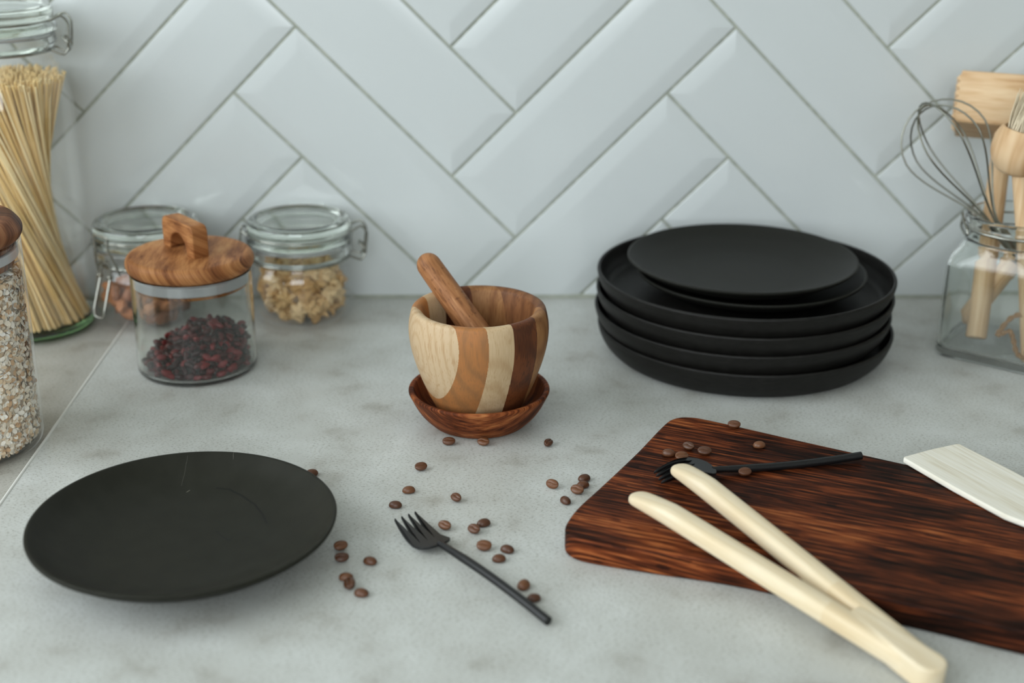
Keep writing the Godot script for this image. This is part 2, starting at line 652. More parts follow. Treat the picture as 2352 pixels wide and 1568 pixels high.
func build_wall() -> void:
	var wall := struct("wall_back", box_mesh(Vector3(0.3, 0.75, -0.0597), Vector3(4.0, 3.3, 0.12)), M.grout)
	var e1 := Vector2(1, -1).normalized()
	var e2 := Vector2(1, 1).normalized()
	var full := [tile_mesh(Vector2.ZERO, e1, -e2, -9.0), tile_mesh(Vector2.ZERO, e2, e1, -9.0)]
	for i in range(-3, 4):
		for j in range(-12, 16):
			for k in 2:
				var o := TA + Vector2(TL * sqrt(2.0) * i, TW * sqrt(2.0) * j)
				if k == 1:
					o += e1 * (TL - TW)
				var al := e1 if k == 0 else e2
				var ac := -e2 if k == 0 else e1
				var lo := INF
				var hi := -INF
				var mid := o + al * TL * 0.5 + ac * TW * 0.5
				for c in [o, o + al * TL, o + ac * TW, o + al * TL + ac * TW]:
					lo = minf(lo, c.y)
					hi = maxf(hi, c.y)
				if hi < 0.012 or hi > 0.82 or absf(mid.x) > 0.85:
					continue
				var tile: MeshInstance3D
				if lo > 0.004:
					tile = part("tile", full[k], M.tile, wall)
					tile.position = Vector3(mid.x, mid.y, 0)
					tile.basis = Basis.from_euler(Vector3(rng.randf_range(-0.004, 0.004), rng.randf_range(-0.004, 0.004), 0))
					tile.position = Vector3(mid.x, mid.y, 0) - tile.basis * Vector3(mid.x - o.x, mid.y - o.y, 0)
				else:
					var cut := tile_mesh(o, al, ac, 0.0035)
					if cut:
						tile = part("tile", cut, M.tile, wall)
	# sealant along the foot of the tiles
	var s := MB.new()
	s.tube([Vector3(-1.6, 0.0012, 0.0014), Vector3(2.0, 0.0012, 0.0014)], 0.0026, 8)
	part("sealant", s.mesh(), M.grout, wall)


func window(called: String, c: Vector3, wide: float, high: float, along_x: bool) -> void:
	var win := Node3D.new()
	win.name = called
	win.set_meta("kind", "structure")
	add_child(win)
	win.position = c
	if along_x:
		win.rotation.y = PI / 2.0
	var f := MB.new()
	for s in [-0.5, 0.5]:
		f.box(Vector3(0, 0, s * (wide - 0.04)), Vector3(0.06, high, 0.04))
		f.box(Vector3(0, s * (high - 0.04), 0), Vector3(0.06, 0.04, wide - 0.08))
	f.box(Vector3.ZERO, Vector3(0.05, high - 0.08, 0.03))
	part("window_frame", f.mesh(), M.frame, win)
	part("pane", box_mesh(Vector3.ZERO, Vector3(0.004, high - 0.06, wide - 0.06)), M.pane, win)


func build_room() -> void:
	struct("floor", box_mesh(Vector3(0.3, -0.95, 2.35), Vector3(4.0, 0.1, 4.9)), M.floor)
	struct("ceiling", box_mesh(Vector3(0.3, 2.45, 2.35), Vector3(4.0, 0.1, 4.9)), M.ceiling)
	struct("wall_right", box_mesh(Vector3(2.25, 0.75, 2.35), Vector3(0.1, 3.3, 4.9)), M.paint)
	# left wall, open at z 0.12 to 2.82 and y 0.25 to 1.95
	var w := MB.new()
	w.box(Vector3(-1.65, -0.325, 2.35), Vector3(0.1, 1.15, 4.9))
	w.box(Vector3(-1.65, 2.175, 2.35), Vector3(0.1, 0.45, 4.9))
	w.box(Vector3(-1.65, 1.10, 0.01), Vector3(0.1, 1.7, 0.22))
	w.box(Vector3(-1.65, 1.10, 3.81), Vector3(0.1, 1.7, 1.98))
	struct("wall_left", w.mesh(), M.paint)
	window("window_1", Vector3(-1.65, 1.10, 1.47), 2.7, 1.7, false)
	# wall behind the photographer, opened for the added fill window at x -1.5 to 0.9 and y 0.5 to 2.3
	var v := MB.new()
	v.box(Vector3(0.3, -0.20, 4.75), Vector3(4.0, 1.4, 0.1))
	v.box(Vector3(0.3, 2.35, 4.75), Vector3(4.0, 0.1, 0.1))
	v.box(Vector3(-1.6, 1.40, 4.75), Vector3(0.2, 1.8, 0.1))
	v.box(Vector3(1.6, 1.40, 4.75), Vector3(1.4, 1.8, 0.1))
	struct("wall_front", v.mesh(), M.paint)
	window("window_2", Vector3(-0.30, 1.40, 4.75), 2.4, 1.8, true)  # unseen window, added to give soft frontal fill


func build_worktop() -> void:
	var r := MB.new()
	r.slab(PackedVector2Array([Vector2(-0.3415, 0.0), Vector2(2.1, 0.0), Vector2(2.1, 0.72), Vector2(-0.3415, 0.72)]), -0.038, 0.0, 0.0010, 2)
	var main := solo("worktop", r.mesh(), M.top, "pale grey speckled stone worktop under the plates, mortar and board", "worktop")
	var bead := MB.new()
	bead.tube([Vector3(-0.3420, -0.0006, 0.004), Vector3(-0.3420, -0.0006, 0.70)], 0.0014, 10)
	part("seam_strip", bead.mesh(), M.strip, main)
	var l := MB.new()
	l.slab(PackedVector2Array([Vector2(-1.6, 0.0), Vector2(-0.3422, 0.0), Vector2(-0.3422, 0.72), Vector2(-1.6, 0.72)]), -0.038, -0.0032, 0.0007, 2)
	solo("worktop", l.mesh(), M.top_side, "pale grey worktop end left of the seam, under the oat and spaghetti jars", "worktop")
	var c := thing("base_cabinet", "pale grey kitchen base cabinet under the stone worktop", "cabinet", Vector3(0.43, -0.9, 0.34))
	part("body", box_mesh(Vector3(0, 0.47, 0), Vector3(3.3, 0.78, 0.64)), M.cabinet, c)
	part("plinth", box_mesh(Vector3(0, 0.04, -0.03), Vector3(3.3, 0.08, 0.56)), M.cabinet, c)
	for k in 5:
		var d := part("door", box_mesh(Vector3(-1.32 + 0.66 * k, 0.47, 0.33), Vector3(0.65, 0.77, 0.02)), M.cabinet, c)
		part("handle", box_mesh(Vector3(-1.32 + 0.66 * k, 0.80, 0.352), Vector3(0.16, 0.012, 0.02)), M.steel, d)


# ------------------------------------------------------------------ plates
func big_plate() -> ArrayMesh:
	var m := MB.new()
	m.lathe([Vector3(0, 0.0012, 0), Vector3(0.100, 0.0012, 0.001), Vector3(0.102, 0.0, 0.001), Vector3(0.1130, 0.0, 0.004), Vector3(0.1215, 0.0075, 0.006), Vector3(0.1262, 0.0170, 0.004), Vector3(0.1276, 0.0236, 0.001), Vector3(0.1268, 0.0252, 0.001), Vector3(0.1246, 0.0250, 0.001), Vector3(0.1230, 0.0150, 0.003), Vector3(0.1175, 0.0058, 0.004), Vector3(0.105, 0.0050, 0.004), Vector3(0, 0.0048, 0)], 96)
	return m.planar(1, 1).mesh()


func coupe_plate(tex := false) -> ArrayMesh:
	var m := MB.new()
	m.lathe([Vector3(0, 0.0022, 0), Vector3(0.050, 0.0022, 0.001), Vector3(0.052, 0.0, 0.001), Vector3(0.056, 0.0, 0.001), Vector3(0.062, 0.0036, 0.004), Vector3(0.084, 0.0105, 0.008), Vector3(0.0978, 0.0190, 0.001), Vector3(0.0984, 0.0212, 0.001), Vector3(0.0964, 0.0216, 0.001), Vector3(0.084, 0.0142, 0.010), Vector3(0.062, 0.0078, 0.014), Vector3(0.035, 0.0062, 0.010), Vector3(0, 0.0058, 0)], 128)
	return m.planar(5, 5).mesh() if tex else m.mesh()


func build_plates() -> void:
	var big := big_plate()
	var names := ["lowest of four large black upright-rimmed plates, resting on the worktop", "second large black rimmed plate from the bottom of the stack", "third large black rimmed plate up, just under the top one", "topmost large black rimmed plate, holding the two smaller plates"]
	var off := [Vector2(0.2125, 0.1335), Vector2(0.2095, 0.1330), Vector2(0.2105, 0.1335), Vector2(0.2110, 0.1330)]
	for k in 4:
		var o := solo("dinner_plate", big, M.stoneware, names[k], "plate", Vector3(off[k].x, 0.0157 * k, off[k].y), "large black plates in the stack")
		o.rotation.y = 1.3 * k
	var cp := coupe_plate()
	var y0 := 0.0471 + 0.0049
	solo("side_plate", cp, M.coupe, "lower small black plate, its rim just showing under the top plate", "plate", Vector3(0.2155, y0, 0.1335), "small black coupe plates on the stack")
	solo("side_plate", cp, M.coupe, "smaller smooth black plate lying uppermost on the plate stack", "plate", Vector3(0.2075, y0 + 0.0108, 0.1330), "small black coupe plates on the stack")
	var lone := solo("side_plate", coupe_plate(true), M.worn, "single charcoal plate with faint scratches, alone in the left foreground", "plate", Vector3(-0.2010, 0.0, 0.4960))
	lone.scale = Vector3(0.985, 1.22, 0.985)


# ------------------------------------------------------------------ mortar
func build_mortar() -> void:
	var s := MB.new()
	s.lathe([Vector3(0, 0, 0), Vector3(0.036, 0, 0.003), Vector3(0.047, 0.011, 0.008), Vector3(0.0545, 0.0265, 0.001), Vector3(0.0535, 0.0285, 0.001), Vector3(0.0505, 0.0280, 0.001), Vector3(0.044, 0.0150, 0.008), Vector3(0.033, 0.0075, 0.008), Vector3(0, 0.0065, 0)], 96)
	solo("saucer", s.planar(7, 9).mesh(), M.saucer, "reddish brown wooden saucer under the mortar", "saucer", Vector3(-0.0165, 0, 0.2890))
	var prof := [Vector3(0, 0, 0), Vector3(0.029, 0, 0.003), Vector3(0.0365, 0.013, 0.01), Vector3(0.0430, 0.028, 0.01), Vector3(0.0490, 0.045, 0.012), Vector3(0.0526, 0.060, 0.012), Vector3(0.0534, 0.074, 0.010), Vector3(0.0502, 0.0875, 0.009), Vector3(0.0430, 0.0868, 0.007), Vector3(0.0402, 0.076, 0.008), Vector3(0.038, 0.05, 0.015), Vector3(0.028, 0.024, 0.012), Vector3(0.012, 0.016, 0.008), Vector3(0, 0.0155, 0)]
	var b := MB.new()
	b.lathe(prof, 128)
	var flat := MB.rounded(prof)
	var total := 0.0
	for i in range(1, flat.size()):
		total += flat[i].distance_to(flat[i - 1])
	for i in b.t.size():
		b.t[i].y = b.t[i].y / total
	M.mortar = wood(mortar_image(1024, 512, flat), 0.55)
	solo("mortar", b.mesh(), M.mortar, "round wooden mortar of light, orange and dark laminated strips", "mortar", Vector3(-0.0165, 0.0068, 0.2890))
	# pestle leaning on the back left of the rim
	var a := Vector3(0.0075, 0.0365, 0.2960)
	var e := Vector3(-0.0610, 0.1200, 0.2450)
	var d := (e - a).normalized()
	var path := []
	var rad := []
	var L := a.distance_to(e)
	for i in 41:
		var k := i / 40.0
		var u := (1.0 - cos(PI * k)) * 0.5
		var r := 0.0114 - 0.0020 * u
		var end := minf(u * L, L - u * L)
		if end < 0.0100:
			r *= sqrt(maxf(0.0, 1.0 - pow(1.0 - end / 0.0100, 2.0)))
		path.append(Vector3(u * L, 0, 0))
		rad.append(maxf(r, 0.0002))
	var p := MB.new()
	p.tube(path, rad, 32)
	for i in p.v.size():
		p.t[i] = Vector2(p.v[i].x / 0.14, 0.5 + 12.0 * (p.v[i].y + 0.4 * p.v[i].z))
	var o := solo("pestle", p.mesh(), M.pestle, "brown wooden pestle leaning out of the mortar", "pestle", a)
	o.basis = Basis(d, d.cross(Vector3.FORWARD).normalized() * -1.0, Vector3.ZERO)
	var yv := (Vector3.UP - d * d.y).normalized()
	o.basis = Basis(d, yv, d.cross(yv))


# ------------------------------------------------------------------ wooden lidded jars
func glass_cylinder(r: float, h: float) -> ArrayMesh:
	var m := MB.new()
	m.lathe([Vector3(0, 0, 0), Vector3(r, 0, 0.005), Vector3(r, h, 0.0008), Vector3(r - 0.002, h, 0.0008), Vector3(r - 0.002, 0.003, 0.004), Vector3(0, 0.003, 0)], 96)
	return m.mesh()


func build_bean_jar() -> void:
	var at := Vector3(-0.2564, 0.0, 0.1769)
	var t := thing("storage_jar", "glass jar of dark red beans with an arched wooden lid handle", "jar", at)
	part("glass_body", glass_cylinder(0.0496, 0.0870), M.glass_solid, t)
	var lid := MB.new()
	lid.lathe([Vector3(0, 0.0875, 0), Vector3(0.0505, 0.0875, 0.004), Vector3(0.0530, 0.0945, 0.004), Vector3(0.0500, 0.1010, 0.006), Vector3(0, 0.1018, 0)], 96)
	var lm := lid.planar(6, 6, Vector2(0.5, 0.37), 2).mesh()
	var l := part("lid", lm, M.acacia, t)
	var plug := MB.new()
	plug.lathe([Vector3(0, 0.0735, 0), Vector3(0.0455, 0.0735, 0.001), Vector3(0.0455, 0.0876, 0), Vector3(0, 0.0876, 0)], 64)
	part("lid_plug", plug.planar(6, 6, Vector2(0.5, 0.2), 2).mesh(), M.acacia, l)
	var seal := MB.new()
	seal.lathe([Vector3(0.0450, 0.0762, 0), Vector3(0.0474, 0.0770, 0.001), Vector3(0.0474, 0.0850, 0.001), Vector3(0.0450, 0.0856, 0), Vector3(0.0450, 0.0762, 0)], 64)
	part("seal", seal.mesh(), M.silicone, l)
	# arched handle: outline in its own plane, then given width
	var hw := 0.0262
	var hh := 0.0265
	var ol := PackedVector2Array()
	for q in [Vector2(-hw, 0), Vector2(-hw - 0.0005, hh * 0.75)]:
		ol.append(q)
	for i in 7:
		var a := PI - PI / 2.0 * i / 6.0
		ol.append(Vector2(-hw + 0.006 + 0.006 * cos(a), hh - 0.006 + 0.006 * sin(a)))
	for i in 7:
		var a := PI / 2.0 - PI / 2.0 * i / 6.0
		ol.append(Vector2(hw - 0.006 + 0.006 * cos(a), hh - 0.006 + 0.006 * sin(a)))
	ol.append(Vector2(hw, 0))
	ol.append(Vector2(hw - 0.0115, 0))
	for i in 13:
		var a := PI * i / 12.0
		ol.append(Vector2((hw - 0.0125) * cos(a), 0.0035 + 0.0125 * sin(a)))
	ol.append(Vector2(-hw + 0.0115, 0))
	var h := MB.new()
	h.slab(ol, -0.0072, 0.0072, 0.0014, 3)
	h.planar(9, 9, Vector2(0.4, 0.62))
	h.move(Transform3D(Basis(Vector3.RIGHT, Vector3.FORWARD, Vector3.UP), Vector3.ZERO))
	var hd := part("handle", h.mesh(), M.acacia, l)
	hd.position = Vector3(-0.0030, 0.1012, -0.0035)
	hd.rotation.y = -atan2(0.0350, 0.0288)
	# beans
	var bm := kidney_mesh()
	var spots := []
	var d := 0.0074
	for ly in 8:
		for i in range(-7, 8):
			for j in range(-8, 9):
				var p := Vector3((i + 0.5 * ((j + ly) % 2)) * d, 0.0062 + ly * d * 0.62, j * d * 0.866)
				p += Vector3(rng.randf_range(-1, 1), rng.randf_range(-0.6, 0.6), rng.randf_range(-1, 1)) * d * 0.16
				var r := Vector2(p.x, p.z).length()
				var top := 0.0155 + 0.027 * clampf(1.0 - Vector2(p.x - 0.008, p.z + 0.012).length() / 0.052, 0.0, 1.0) + 0.004 * (p.x / 0.045)
				if r > 0.0428 or p.y > top:
					continue
				if r < 0.034 and p.y < top - 0.0085:
					continue
				spots.append(p)
	var label := "small glossy dark red bean in the heap inside the glass jar"
	for k in mini(spots.size(), 300):
		var o := part(numbered("red_bean"), bm, M.kidney[rng.randi() % 4], self)
		tag(o, label, "bean", "dark red beans in the jar")
		o.position = at + spots[k]
		o.rotation = Vector3(rng.randf_range(-0.7, 0.7), rng.randf() * TAU, rng.randf_range(-0.7, 0.7))
		o.scale = Vector3.ONE * rng.randf_range(0.9, 1.08)


func kidney_mesh() -> ArrayMesh:
	var m := MB.new()
	var rows := []
	for i in 11:
		var a := PI * i / 10.0
		var row := PackedVector3Array()
		for j in 14:
			var b := TAU * j / 14.0
			var p := Vector3(-cos(a) * 0.0047, sin(a) * cos(b) * 0.0028, sin(a) * sin(b) * 0.0031)
			p.z -= 0.0013 * (1.0 - pow(p.x / 0.0047, 2.0)) * (1.0 if p.z > 0 else 0.35)
			row.append(p)
		rows.append(row)
	m.grid(rows, true)
	return m.mesh()


func build_oat_jar() -> void:
	var at := Vector3(-0.3985, -0.0032, 0.3280)
	var R := 0.0552
	var t := thing("storage_jar", "tall glass jar of rolled oats with a flat dark wooden lid", "jar", at)
	var g := MB.new()
	g.lathe([Vector3(0, 0, 0), Vector3(R, 0, 0.010), Vector3(R, 0.158, 0.0008), Vector3(R - 0.0022, 0.158, 0.0008), Vector3(R - 0.0022, 0.003, 0.009), Vector3(0, 0.003, 0)], 96)
	part("glass_body", g.mesh(), M.glass, t)
	var lid := MB.new()
	lid.lathe([Vector3(0, 0.1585, 0), Vector3(0.0545, 0.1585, 0.004), Vector3(0.0585, 0.1670, 0.006), Vector3(0.0510, 0.1762, 0.004), Vector3(0, 0.1768, 0)], 96)
	var l := part("lid", lid.planar(6, 6, Vector2(0.5, 0.4)).mesh(), M.walnut, t)
	var plug := MB.new()
	plug.lathe([Vector3(0, 0.1400, 0), Vector3(0.0490, 0.1400, 0.001), Vector3(0.0490, 0.1586, 0), Vector3(0, 0.1586, 0)], 64)
	part("lid_plug", plug.planar(6, 6, Vector2(0.5, 0.2)).mesh(), M.walnut, l)
	var seal := MB.new()
	seal.lathe([Vector3(0.0485, 0.1450, 0), Vector3(0.0524, 0.1460, 0.001), Vector3(0.0524, 0.1525, 0.001), Vector3(0.0485, 0.1530, 0), Vector3(0.0485, 0.1450, 0)], 64)
	part("seal", seal.mesh(), M.silicone, l)
	# flakes
	var fl := MB.new()
	var rows := []
	for i in 3:
		var row := PackedVector3Array()
		for j in 9:
			var a := TAU * j / 9.0
			var k: float = [0.0, 1.0, 0.0][i]
			var y: float = [0.00030, 0.0, -0.00025][i]
			var q := Vector3(cos(a) * 0.0029 * k, y, sin(a) * 0.0021 * k)
			q.y += 55.0 * q.x * q.x - 40.0 * q.z * q.z * signf(q.x)
			row.append(q)
		rows.append(row)
	fl.grid([rows[0], rows[1]], true)
	fl.grid([rows[1], rows[2]], true)
	var mm := MultiMesh.new()
	mm.transform_format = MultiMesh.TRANSFORM_3D
	mm.use_colors = true
	mm.mesh = fl.mesh()
	var count := 13000
	mm.instance_count = count
	var tones := [rgb(250, 242, 228), rgb(242, 228, 206), rgb(254, 250, 242), rgb(226, 200, 166), rgb(204, 166, 126), rgb(246, 234, 214)]
	for k in count:
		var a := rng.randf() * TAU
		var p: Vector3
		if k < 11000:
			var r := rng.randf_range(0.0490, 0.0522)
			p = Vector3(cos(a) * r, rng.randf_range(0.0045, 0.1330), sin(a) * r)
			if p.y < 0.0115:
				var in_by := 1.0 - 0.11 * pow((0.0115 - p.y) / 0.007, 2.0)
				p.x *= in_by
				p.z *= in_by
		else:
			var r := sqrt(rng.randf()) * 0.050
			p = Vector3(cos(a) * r, 0.133 + rng.randf_range(-0.002, 0.004), sin(a) * r)
		var size := rng.randf_range(0.5, 1.0)
		var b := Basis.from_euler(Vector3(rng.randf_range(-0.6, 0.6), rng.randf() * TAU, rng.randf_range(-0.6, 0.6))) * size
		if k < 11000:
			# most flakes lie flat against the glass
			b = Basis(Vector3.UP, -a) * Basis(Vector3.BACK, -PI / 2.0) * b
		mm.set_instance_transform(k, Transform3D(b, p))
		var c: Color = tones[rng.randi() % 6]
		mm.set_instance_color(k, c.srgb_to_linear())
	var o := MultiMeshInstance3D.new()
	o.name = "rolled_oats"
	o.multimesh = mm
	o.material_override = M.oat
	o.set_meta("kind", "stuff")
	o.position = at
	add_child(o)
	tag(o, "cream and tan rolled oats filling the tall lidded jar", "oats")
	var core := MB.new()
	core.lathe([Vector3(0, 0.004, 0), Vector3(0.046, 0.004, 0.006), Vector3(0.0495, 0.012, 0.004), Vector3(0.0495, 0.1325, 0.003), Vector3(0, 0.1335, 0)], 48)
	part("packed_oats", core.mesh(), M.oat_core, o)


# ------------------------------------------------------------------ clip-top jars
func wire(path: Array, r: float, closed := false) -> ArrayMesh:
	var m := MB.new()
	var fine := []
	var c := path.size()
	for i in (c if closed else c - 1):
		var p0: Vector3 = path[(i - 1 + c) % c] if closed or i > 0 else path[i]
		var p1: Vector3 = path[i]
		var p2: Vector3 = path[(i + 1) % c]
		var p3: Vector3 = path[(i + 2) % c] if closed or i < c - 2 else p2
		for k in 6:
			fine.append(p1.cubic_interpolate(p2, p0, p3, k / 6.0).lerp(p1.lerp(p2, k / 6.0), 0.45))
	if not closed:
		fine.append(path[c - 1])
	m.tube(fine, r, 8, closed)
	return m.mesh()


func ring(r: float, y: float, n := 16) -> Array:
	var p := []
	for i in n:
		p.append(Vector3(r * cos(TAU * i / n), y, r * sin(TAU * i / n)))
	return p


# body: profile of the glass; yn, rn the wire round the neck; yl, rl that round the lid
func clip_jar(label: String, at: Vector3, turn: float, body: Array, lid: Array, rn: float, yn: float, rl: float, yl: float, open: bool) -> Node3D:
	var t := thing("clip_top_jar", label, "jar", at, turn)
	var g := MB.new()
	g.lathe(body, 96)
	part("glass_body", g.mesh(), M.glass if body.size() < 16 else M.glass_solid, t)
	var rm := MB.new()
	rm.lathe([Vector3(rn - 0.0040, yn + 0.0005, 0), Vector3(rn - 0.0008, yn + 0.0010, 0.0008), Vector3(rn + 0.0026, yn + 0.0050, 0.0010), Vector3(rn + 0.0026, yn + 0.0130, 0.0012), Vector3(rn - 0.0030, yn + 0.0130, 0.0012), Vector3(rn - 0.0040, yn + 0.0005, 0)], 96)
	part("rim", rm.mesh(), M.glass_solid, t)
	var l := MB.new()
	l.lathe(lid, 96)
	var ld := part("lid", l.mesh(), M.glass_thick, t)
	part("lid_wire", wire(ring(rl, yl), 0.0010, true), M.steel, ld)
	var gk := MB.new()
	var yg: float = (yn + yl) * 0.5
	gk.lathe([Vector3(rn - 0.006, yg - 0.0012, 0), Vector3(rn - 0.001, yg - 0.0012, 0.0005), Vector3(rn - 0.001, yg + 0.0012, 0.0005), Vector3(rn - 0.006, yg + 0.0012, 0), Vector3(rn - 0.006, yg - 0.0012, 0)], 64)
	part("gasket", gk.mesh(), M.silicone, t)
	part("neck_wire", wire(ring(rn, yn), 0.0013, true), M.steel, t)
	# hinge at -x
	for z in [-0.0085, 0.0085]:
		part("hinge", wire([Vector3(-rn + 0.002, yn, z * 1.4), Vector3(-rn - 0.006, yn + 0.001, z), Vector3(-rn - 0.0085, (yn + yl) * 0.5 + 0.002, z), Vector3(-rl - 0.004, yl + 0.003, z), Vector3(-rl + 0.001, yl, z * 1.5)], 0.0010), M.steel, t)
	part("hinge_pin", wire([Vector3(-rn - 0.0085, (yn + yl) * 0.5 + 0.002, -0.011), Vector3(-rn - 0.0085, (yn + yl) * 0.5 + 0.002, 0.011)], 0.0014), M.steel, t)
	if not open:
		part("clasp_loop", wire([Vector3(rl - 0.001, yl, -0.013), Vector3(rl + 0.009, yl + 0.004, -0.009), Vector3(rl + 0.014, yl - 0.003, -0.008), Vector3(rn + 0.014, yn + 0.002, -0.008), Vector3(rn + 0.014, yn + 0.002, 0.008), Vector3(rl + 0.014, yl - 0.003, 0.008), Vector3(rl + 0.009, yl + 0.004, 0.009), Vector3(rl - 0.001, yl, 0.013)], 0.0011), M.steel, t)
		part("clasp_lever", wire([Vector3(rn, yn, -0.010), Vector3(rn + 0.010, yn - 0.004, -0.009), Vector3(rn + 0.0145, yn + 0.003, -0.007), Vector3(rn + 0.0095, yn + 0.010, -0.005), Vector3(rn + 0.0095, yn + 0.010, 0.005), Vector3(rn + 0.0145, yn + 0.003, 0.007), Vector3(rn + 0.010, yn - 0.004, 0.009), Vector3(rn, yn, 0.010)], 0.0011), M.steel, t)
	else:
		var up := wire([Vector3(rn + 0.001, yn - 0.004, 0.0135), Vector3(rn + 0.004, yn + 0.006, 0.0125), Vector3(rl + 0.005, yl - 0.004, 0.0080), Vector3(rl + 0.005, yl + 0.004, 0.0085), Vector3(rl + 0.005, yl + 0.0075, 0.0078), Vector3(rl + 0.005, yl + 0.0075, -0.0078), Vector3(rl + 0.005, yl + 0.004, -0.0085), Vector3(rl + 0.005, yl - 0.004, -0.0080), Vector3(rn + 0.004, yn + 0.006, -0.0125), Vector3(rn + 0.001, yn - 0.004, -0.0135)], 0.0011)
		part("clasp_loop", up, M.steel, t)
		var y1 := yn - 0.006
		part("clasp_lever", wire([Vector3(rn + 0.006, y1, -0.0062), Vector3(rn + 0.0165, y1 - 0.028, -0.0066), Vector3(rn + 0.0175, y1 - 0.0345, -0.0045), Vector3(rn + 0.0175, y1 - 0.0345, 0.0045), Vector3(rn + 0.0165, y1 - 0.028, 0.0066), Vector3(rn + 0.006, y1, 0.0062)], 0.0012), M.steel, t)
		for z in [-0.0062, 0.0062]:
			part("clasp_link", wire([Vector3(rn + 0.006, y1, z), Vector3(rn + 0.0045, yn + 0.004, z * 0.9), Vector3(rn + 0.006, yn + 0.009, z * 0.5)], 0.0011), M.steel, t)
			var kn := MB.new()
			kn.tube([Vector3(rn + 0.0062, y1 + 0.0005, z - 0.0016), Vector3(rn + 0.0062, y1 + 0.0005, z + 0.0016)], 0.0021, 10)
			part("coil", kn.mesh(), M.steel, t)
	return t


func squat_body() -> Array:
	return [Vector3(0, 0, 0), Vector3(0.036, 0, 0.002), Vector3(0.0430, 0.003, 0.005), Vector3(0.0485, 0.016, 0.010), Vector3(0.0495, 0.036, 0.010), Vector3(0.0475, 0.050, 0.008), Vector3(0.0435, 0.0570, 0.003), Vector3(0.0435, 0.0610, 0.001), Vector3(0.0412, 0.0610, 0.001), Vector3(0.0408, 0.0575, 0.003), Vector3(0.0450, 0.0490, 0.008), Vector3(0.0468, 0.036, 0.010), Vector3(0.0458, 0.017, 0.010), Vector3(0.0395, 0.0065, 0.006), Vector3(0, 0.0055, 0)]


func squat_lid() -> Array:
	return [Vector3(0, 0.0805, 0), Vector3(0.035, 0.0805, 0.003), Vector3(0.0395, 0.0757, 0.001), Vector3(0.0478, 0.0757, 0.001), Vector3(0.0484, 0.0800, 0.001), Vector3(0.0458, 0.0822, 0.001), Vector3(0.0458, 0.0860, 0.001), Vector3(0.0470, 0.0885, 0.001), Vector3(0.0458, 0.0950, 0.003), Vector3(0.0405, 0.0968, 0.002), Vector3(0.0365, 0.0948, 0.002), Vector3(0, 0.0940, 0)]


func ruffle_mesh(sd: int) -> ArrayMesh:
	var f := noise(FastNoiseLite.TYPE_SIMPLEX_SMOOTH, 1.0, 2, sd)
	var m := MB.new()
	var rows := []
	for i in 19:
		var a := PI * i / 18.0
		var row := PackedVector3Array()
		for j in 30:
			var b := TAU * j / 30.0
			var d := Vector3(sin(a) * cos(b), cos(a), sin(a) * sin(b))
			var r := 0.0072 * (1.0 + 0.34 * cos(5.0 * b + sd) * pow(sin(a), 2.0) + 0.42 * f.get_noise_3d(d.x * 1.5, d.y * 1.5, d.z * 1.5))
			row.append(Vector3(d.x * r, d.y * r * 0.85, d.z * r))
		rows.append(row)
	m.grid(rows, true)
	return m.mesh()


func nut_mesh(sd: int) -> ArrayMesh:
	var f := noise(FastNoiseLite.TYPE_SIMPLEX_SMOOTH, 1.0, 3, sd)
	var m := MB.new()
	var rows := []
	for i in 17:
		var a := PI * i / 16.0
		var row := PackedVector3Array()
		for j in 22:
			var b := TAU * j / 22.0
			var d := Vector3(sin(a) * cos(b), cos(a), sin(a) * sin(b))
			var r := 0.0068 * (1.0 + 0.42 * f.get_noise_3d(d.x * 2.6, d.y * 2.6, d.z * 2.6) + 0.16 * f.get_noise_3d(d.x * 7.0, d.y * 7.0, d.z * 7.0))
			row.append(Vector3(d.x * r * 1.45, d.y * r * 0.75, d.z * r))
		rows.append(row)
	m.grid(rows, true)
	return m.mesh()


func fill(at: Vector3, d: float, y0: float, y1: float, rad: Callable, meshes: Array, mats: Array, called: String, label: String, category: String, group: String) -> void:
	var layers := int((y1 - y0) / (d * 0.72)) + 1
	for ly in layers:
		for i in range(-5, 6):
			for j in range(-6, 7):
				var p := Vector3((i + 0.5 * ((j + ly) % 2)) * d, y0 + ly * d * 0.72, j * d * 0.866)
				p += Vector3(rng.randf_range(-1, 1), rng.randf_range(-1, 1), rng.randf_range(-1, 1)) * d * 0.17
				var r := Vector2(p.x, p.z).length()
				var most: float = rad.call(p.y)
				if r > most or p.y > y1:
					continue
				if r < most - d * 1.5 and ly < layers - 2:
					continue
				var o := part(numbered(called), meshes[rng.randi() % meshes.size()], mats[rng.randi() % mats.size()], self)
				tag(o, label, category, group)
				o.position = at + p
				o.rotation = Vector3(rng.randf() * TAU, rng.randf() * TAU, rng.randf() * TAU)
				o.scale = Vector3.ONE * rng.randf_range(0.85, 1.05)


